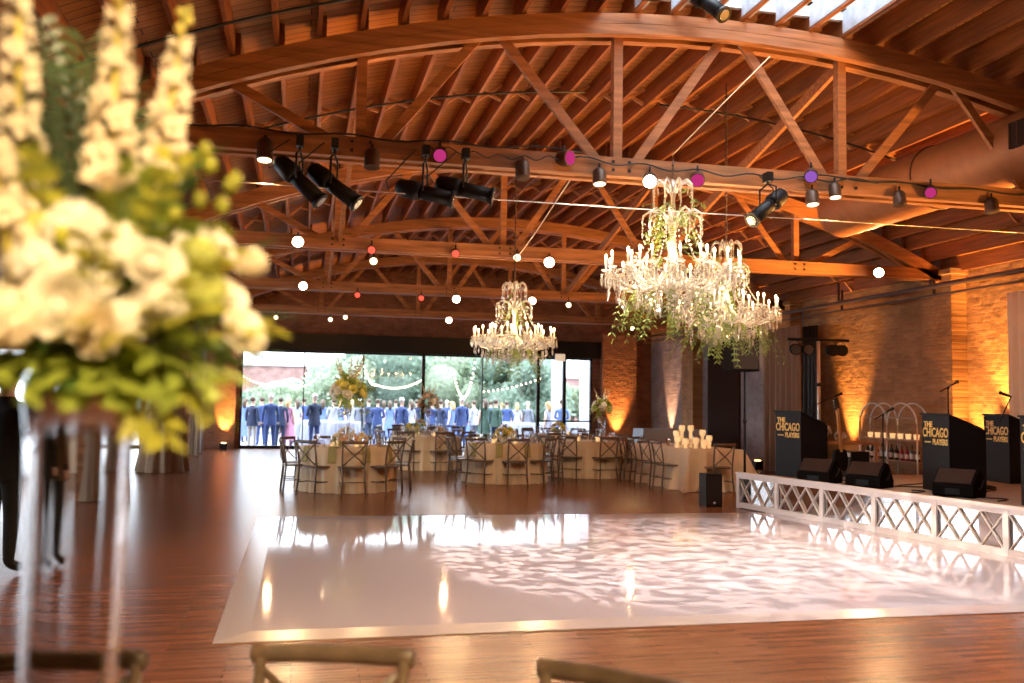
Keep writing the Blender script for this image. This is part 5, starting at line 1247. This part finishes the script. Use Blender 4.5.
# festoon lights
def festoon(label, pts, y, sag, nb):
    t = thing('festoon_lights', label, 'string lights', (0, y, 0)); w = MB(); P = []
    for (u0, v0), (u1, v1), sg, n in zip(pts, pts[1:], sag, nb):
        for i in range(n+1):
            a = i/n; u = u0+(u1-u0)*a; v = v0+(v1-v0)*a+sg*4*a*(1-a); c = W3 @ Vector(((u-512)/922, (v-341.5)/922, 1)); k = y/c.y; P.append((c.x*k, 0, 1.55+c.z*k))
    w.tube(P, .012, 4); w.build('cord', M['cable'], t)
    for p in P[::1][:95]: b = MB(); b.ball((p[0], p[1], p[2]-.03), .034, (1, 1, 1.2), 6, 5); b.build('bulb', M['bulbout'], t)
festoon('string of bulbs swagged across the left end of the window', [(244, 376), (288, 382), (312, 352)], 36, (5, 18), (14, 12))
festoon('string of bulbs swagged from the first to the second mullion', [(293, 383), (333, 350)], 37, (14,), (16,))
festoon('string of bulbs swagged left of the thick mullion', [(360, 350), (376, 384), (424, 378)], 35, (10, 6), (12, 20))
festoon('string of bulbs hanging in a deep loop right of the thick mullion', [(455, 378), (475, 362)], 35, (26,), (20,))
festoon('string of bulbs running level behind the middle table', [(484, 391), (540, 378)], 37, (2,), (12,))
# patio tables
for k, (u, y) in enumerate(((318, 37), (345, 35), (500, 37.5), (525, 36.5), (543, 36.2), (578, 37))):
    t = thing('patio_table', 'white clothed patio table, %s of those seen through the glass, counted from the left' % ('first', 'second', 'third', 'fourth', 'fifth', 'last')[k], 'table', (px_at(u, y), y, PZ))
    w = MB(); cloth_round(w, .6, .95, k); w.build('tablecloth', M['dresswhite'], t)

# ------------------------------------------------------------------ light
wd = bpy.data.worlds.new('world'); SC.world = wd; wd.use_nodes = True; nt = wd.node_tree
bg = nt.nodes['Background']; bg.inputs['Color'].default_value = (.80, .90, 1.0, 1)
tcw = nt.nodes.new('ShaderNodeTexCoord'); sw = nt.nodes.new('ShaderNodeSeparateXYZ'); nt.links.new(tcw.outputs['Generated'], sw.inputs[0])
mr = nt.nodes.new('ShaderNodeMapRange'); mr.inputs['From Min'].default_value = 0; mr.inputs['From Max'].default_value = 1; mr.inputs['To Min'].default_value = 3.3; mr.inputs['To Max'].default_value = 9.0   # overcast sky, brighter overhead
nt.links.new(sw.outputs[2], mr.inputs['Value']); nt.links.new(mr.outputs[0], bg.inputs['Strength'])

def gobo(loc, tgt, e, spot, scale, seed):
    o = lamp('gobo_lamp', 'SPOT', loc, e, (1, .80, .66), tgt, .012, spot, .25); l = o.data; l.use_nodes = True; nt = l.node_tree
    em = nt.nodes['Emission']; tc = nt.nodes.new('ShaderNodeTexCoord'); sp_ = nt.nodes.new('ShaderNodeSeparateXYZ'); nt.links.new(tc.outputs['Normal'], sp_.inputs[0])
    cb_ = nt.nodes.new('ShaderNodeCombineXYZ')
    for i in (0, 1):
        dv = nt.nodes.new('ShaderNodeMath'); dv.operation = 'DIVIDE'; nt.links.new(sp_.outputs[i], dv.inputs[0]); nt.links.new(sp_.outputs[2], dv.inputs[1]); nt.links.new(dv.outputs[0], cb_.inputs[i])
    cb_.inputs[2].default_value = seed
    n = nt.nodes.new('ShaderNodeTexNoise'); n.inputs['Scale'].default_value = scale; n.inputs['Detail'].default_value = 2.5; nt.links.new(cb_.outputs[0], n.inputs['Vector'])
    r = nt.nodes.new('ShaderNodeValToRGB'); r.color_ramp.elements[0].position = .475; r.color_ramp.elements[1].position = .53; r.color_ramp.elements[0].color = (.04, .04, .06, 1)
    nt.links.new(n.outputs['Fac'], r.inputs[0]); nt.links.new(r.outputs[0], em.inputs['Color']); em.inputs['Strength'].default_value = 1
gobo((1.55, 8.9, 3.6), (3.6, 8.9, 0), 640, 72, 24, 1.3)
gobo((4.88, 8.9, 3.6), (4.4, 9.3, 0), 500, 75, 24, 4.1)
# added amber lamps without fixtures above the lower chords, brightening the roof
for y in TY[1:]:
    for x in (.6, 6.6): lamp('roof_fill_lamp', 'SPOT', (x, y+.3, 4.25), 34, AMBER, (x-.3, y+2.4, 6.2), .08, 150, .8)
# unseen amber fill lamps added along the right side to brighten the joists
for x, y, z, e in ((11.2, 6.5, 2.6, 900), (11.2, 10.3, 2.6, 900), (11.2, 13.4, 2.6, 900), (11.0, 17.6, 2.6, 620), (11.0, 22.6, 2.6, 420)):
    lamp('joist_fill_lamp', 'SPOT', (x, y, z), e*2.4, AMBER, (4.6, y+.8, 6.6), .12, 72, .9)
for a, b, e in (((-.2, 9.2, 3.8), (.84, 16.0, .7), 330), ((2.6, 9.2, 3.8), (4.02, 17.6, .7), 360), ((5.4, 9.2, 3.8), (6.3, 18.6, .7), 360), ((6.4, 9.2, 3.8), (7.43, 16.2, .7), 260), ((2.2, 14.8, 3.8), (2.9, 21.2, .7), 200), ((5.6, 14.8, 3.8), (6.75, 23.2, .7), 200)):  # narrow unseen spots added from the trusses to brighten tables and centrepieces
    lamp('table_fill_lamp', 'SPOT', a, e, (1, .80, .54), b, .06, 24, .8)
for a, b in (((-.2, 9.2, 3.85), (.84, 16.4, 1.75)), ((5.4, 9.2, 3.85), (6.43, 19.2, 1.5)), ((2.2, 14.8, 3.8), (2.95, 21.5, 1.55))):
    lamp('table_fill_lamp', 'SPOT', a, 420, (1, .84, .60), b, .05, 9, .6)
# warm spots from the nearest overhead truss onto the foreground table and floor
lamp('table_spot_lamp', 'SPOT', (1.2, 3.4, 3.9), 330, (1, .70, .36), (-.35, 1.6, 1.6), .12, 40, .6)
lamp('table_spot_lamp', 'SPOT', (.9, -1.9, 3.9), 1250, (1, .70, .36), (-.35, 1.6, 1.6), .12, 40, .6)
lamp('stage_wash_lamp', 'SPOT', (2.4, 8.9, 3.8), 260, (1, .80, .62), (7.1, 10.4, .5), .08, 40, .8)
for x, e in ((-.6, 120), (2.2, 240), (6.6, 60)): lamp('down_lamp', 'SPOT', (x, 3.4, 3.9), e, WARM, (x, 4.6, 0), .1, 90, .7)

vs_ = SC.view_settings
SC.display_settings.display_device = 'sRGB'; vs_.view_transform = 'Standard'; vs_.look = 'None'; vs_.exposure = 0.8; vs_.gamma = 1.0; vs_.use_curve_mapping = False
cy = SC.cycles
cy.use_denoising = True; cy.max_bounces = 8; cy.diffuse_bounces = 4; cy.glossy_bounces = 4; cy.transparent_max_bounces = 16; cy.transmission_bounces = 4
cy.sample_clamp_indirect = 6.0; cy.caustics_reflective = False; cy.caustics_refractive = False; cy.use_light_tree = True
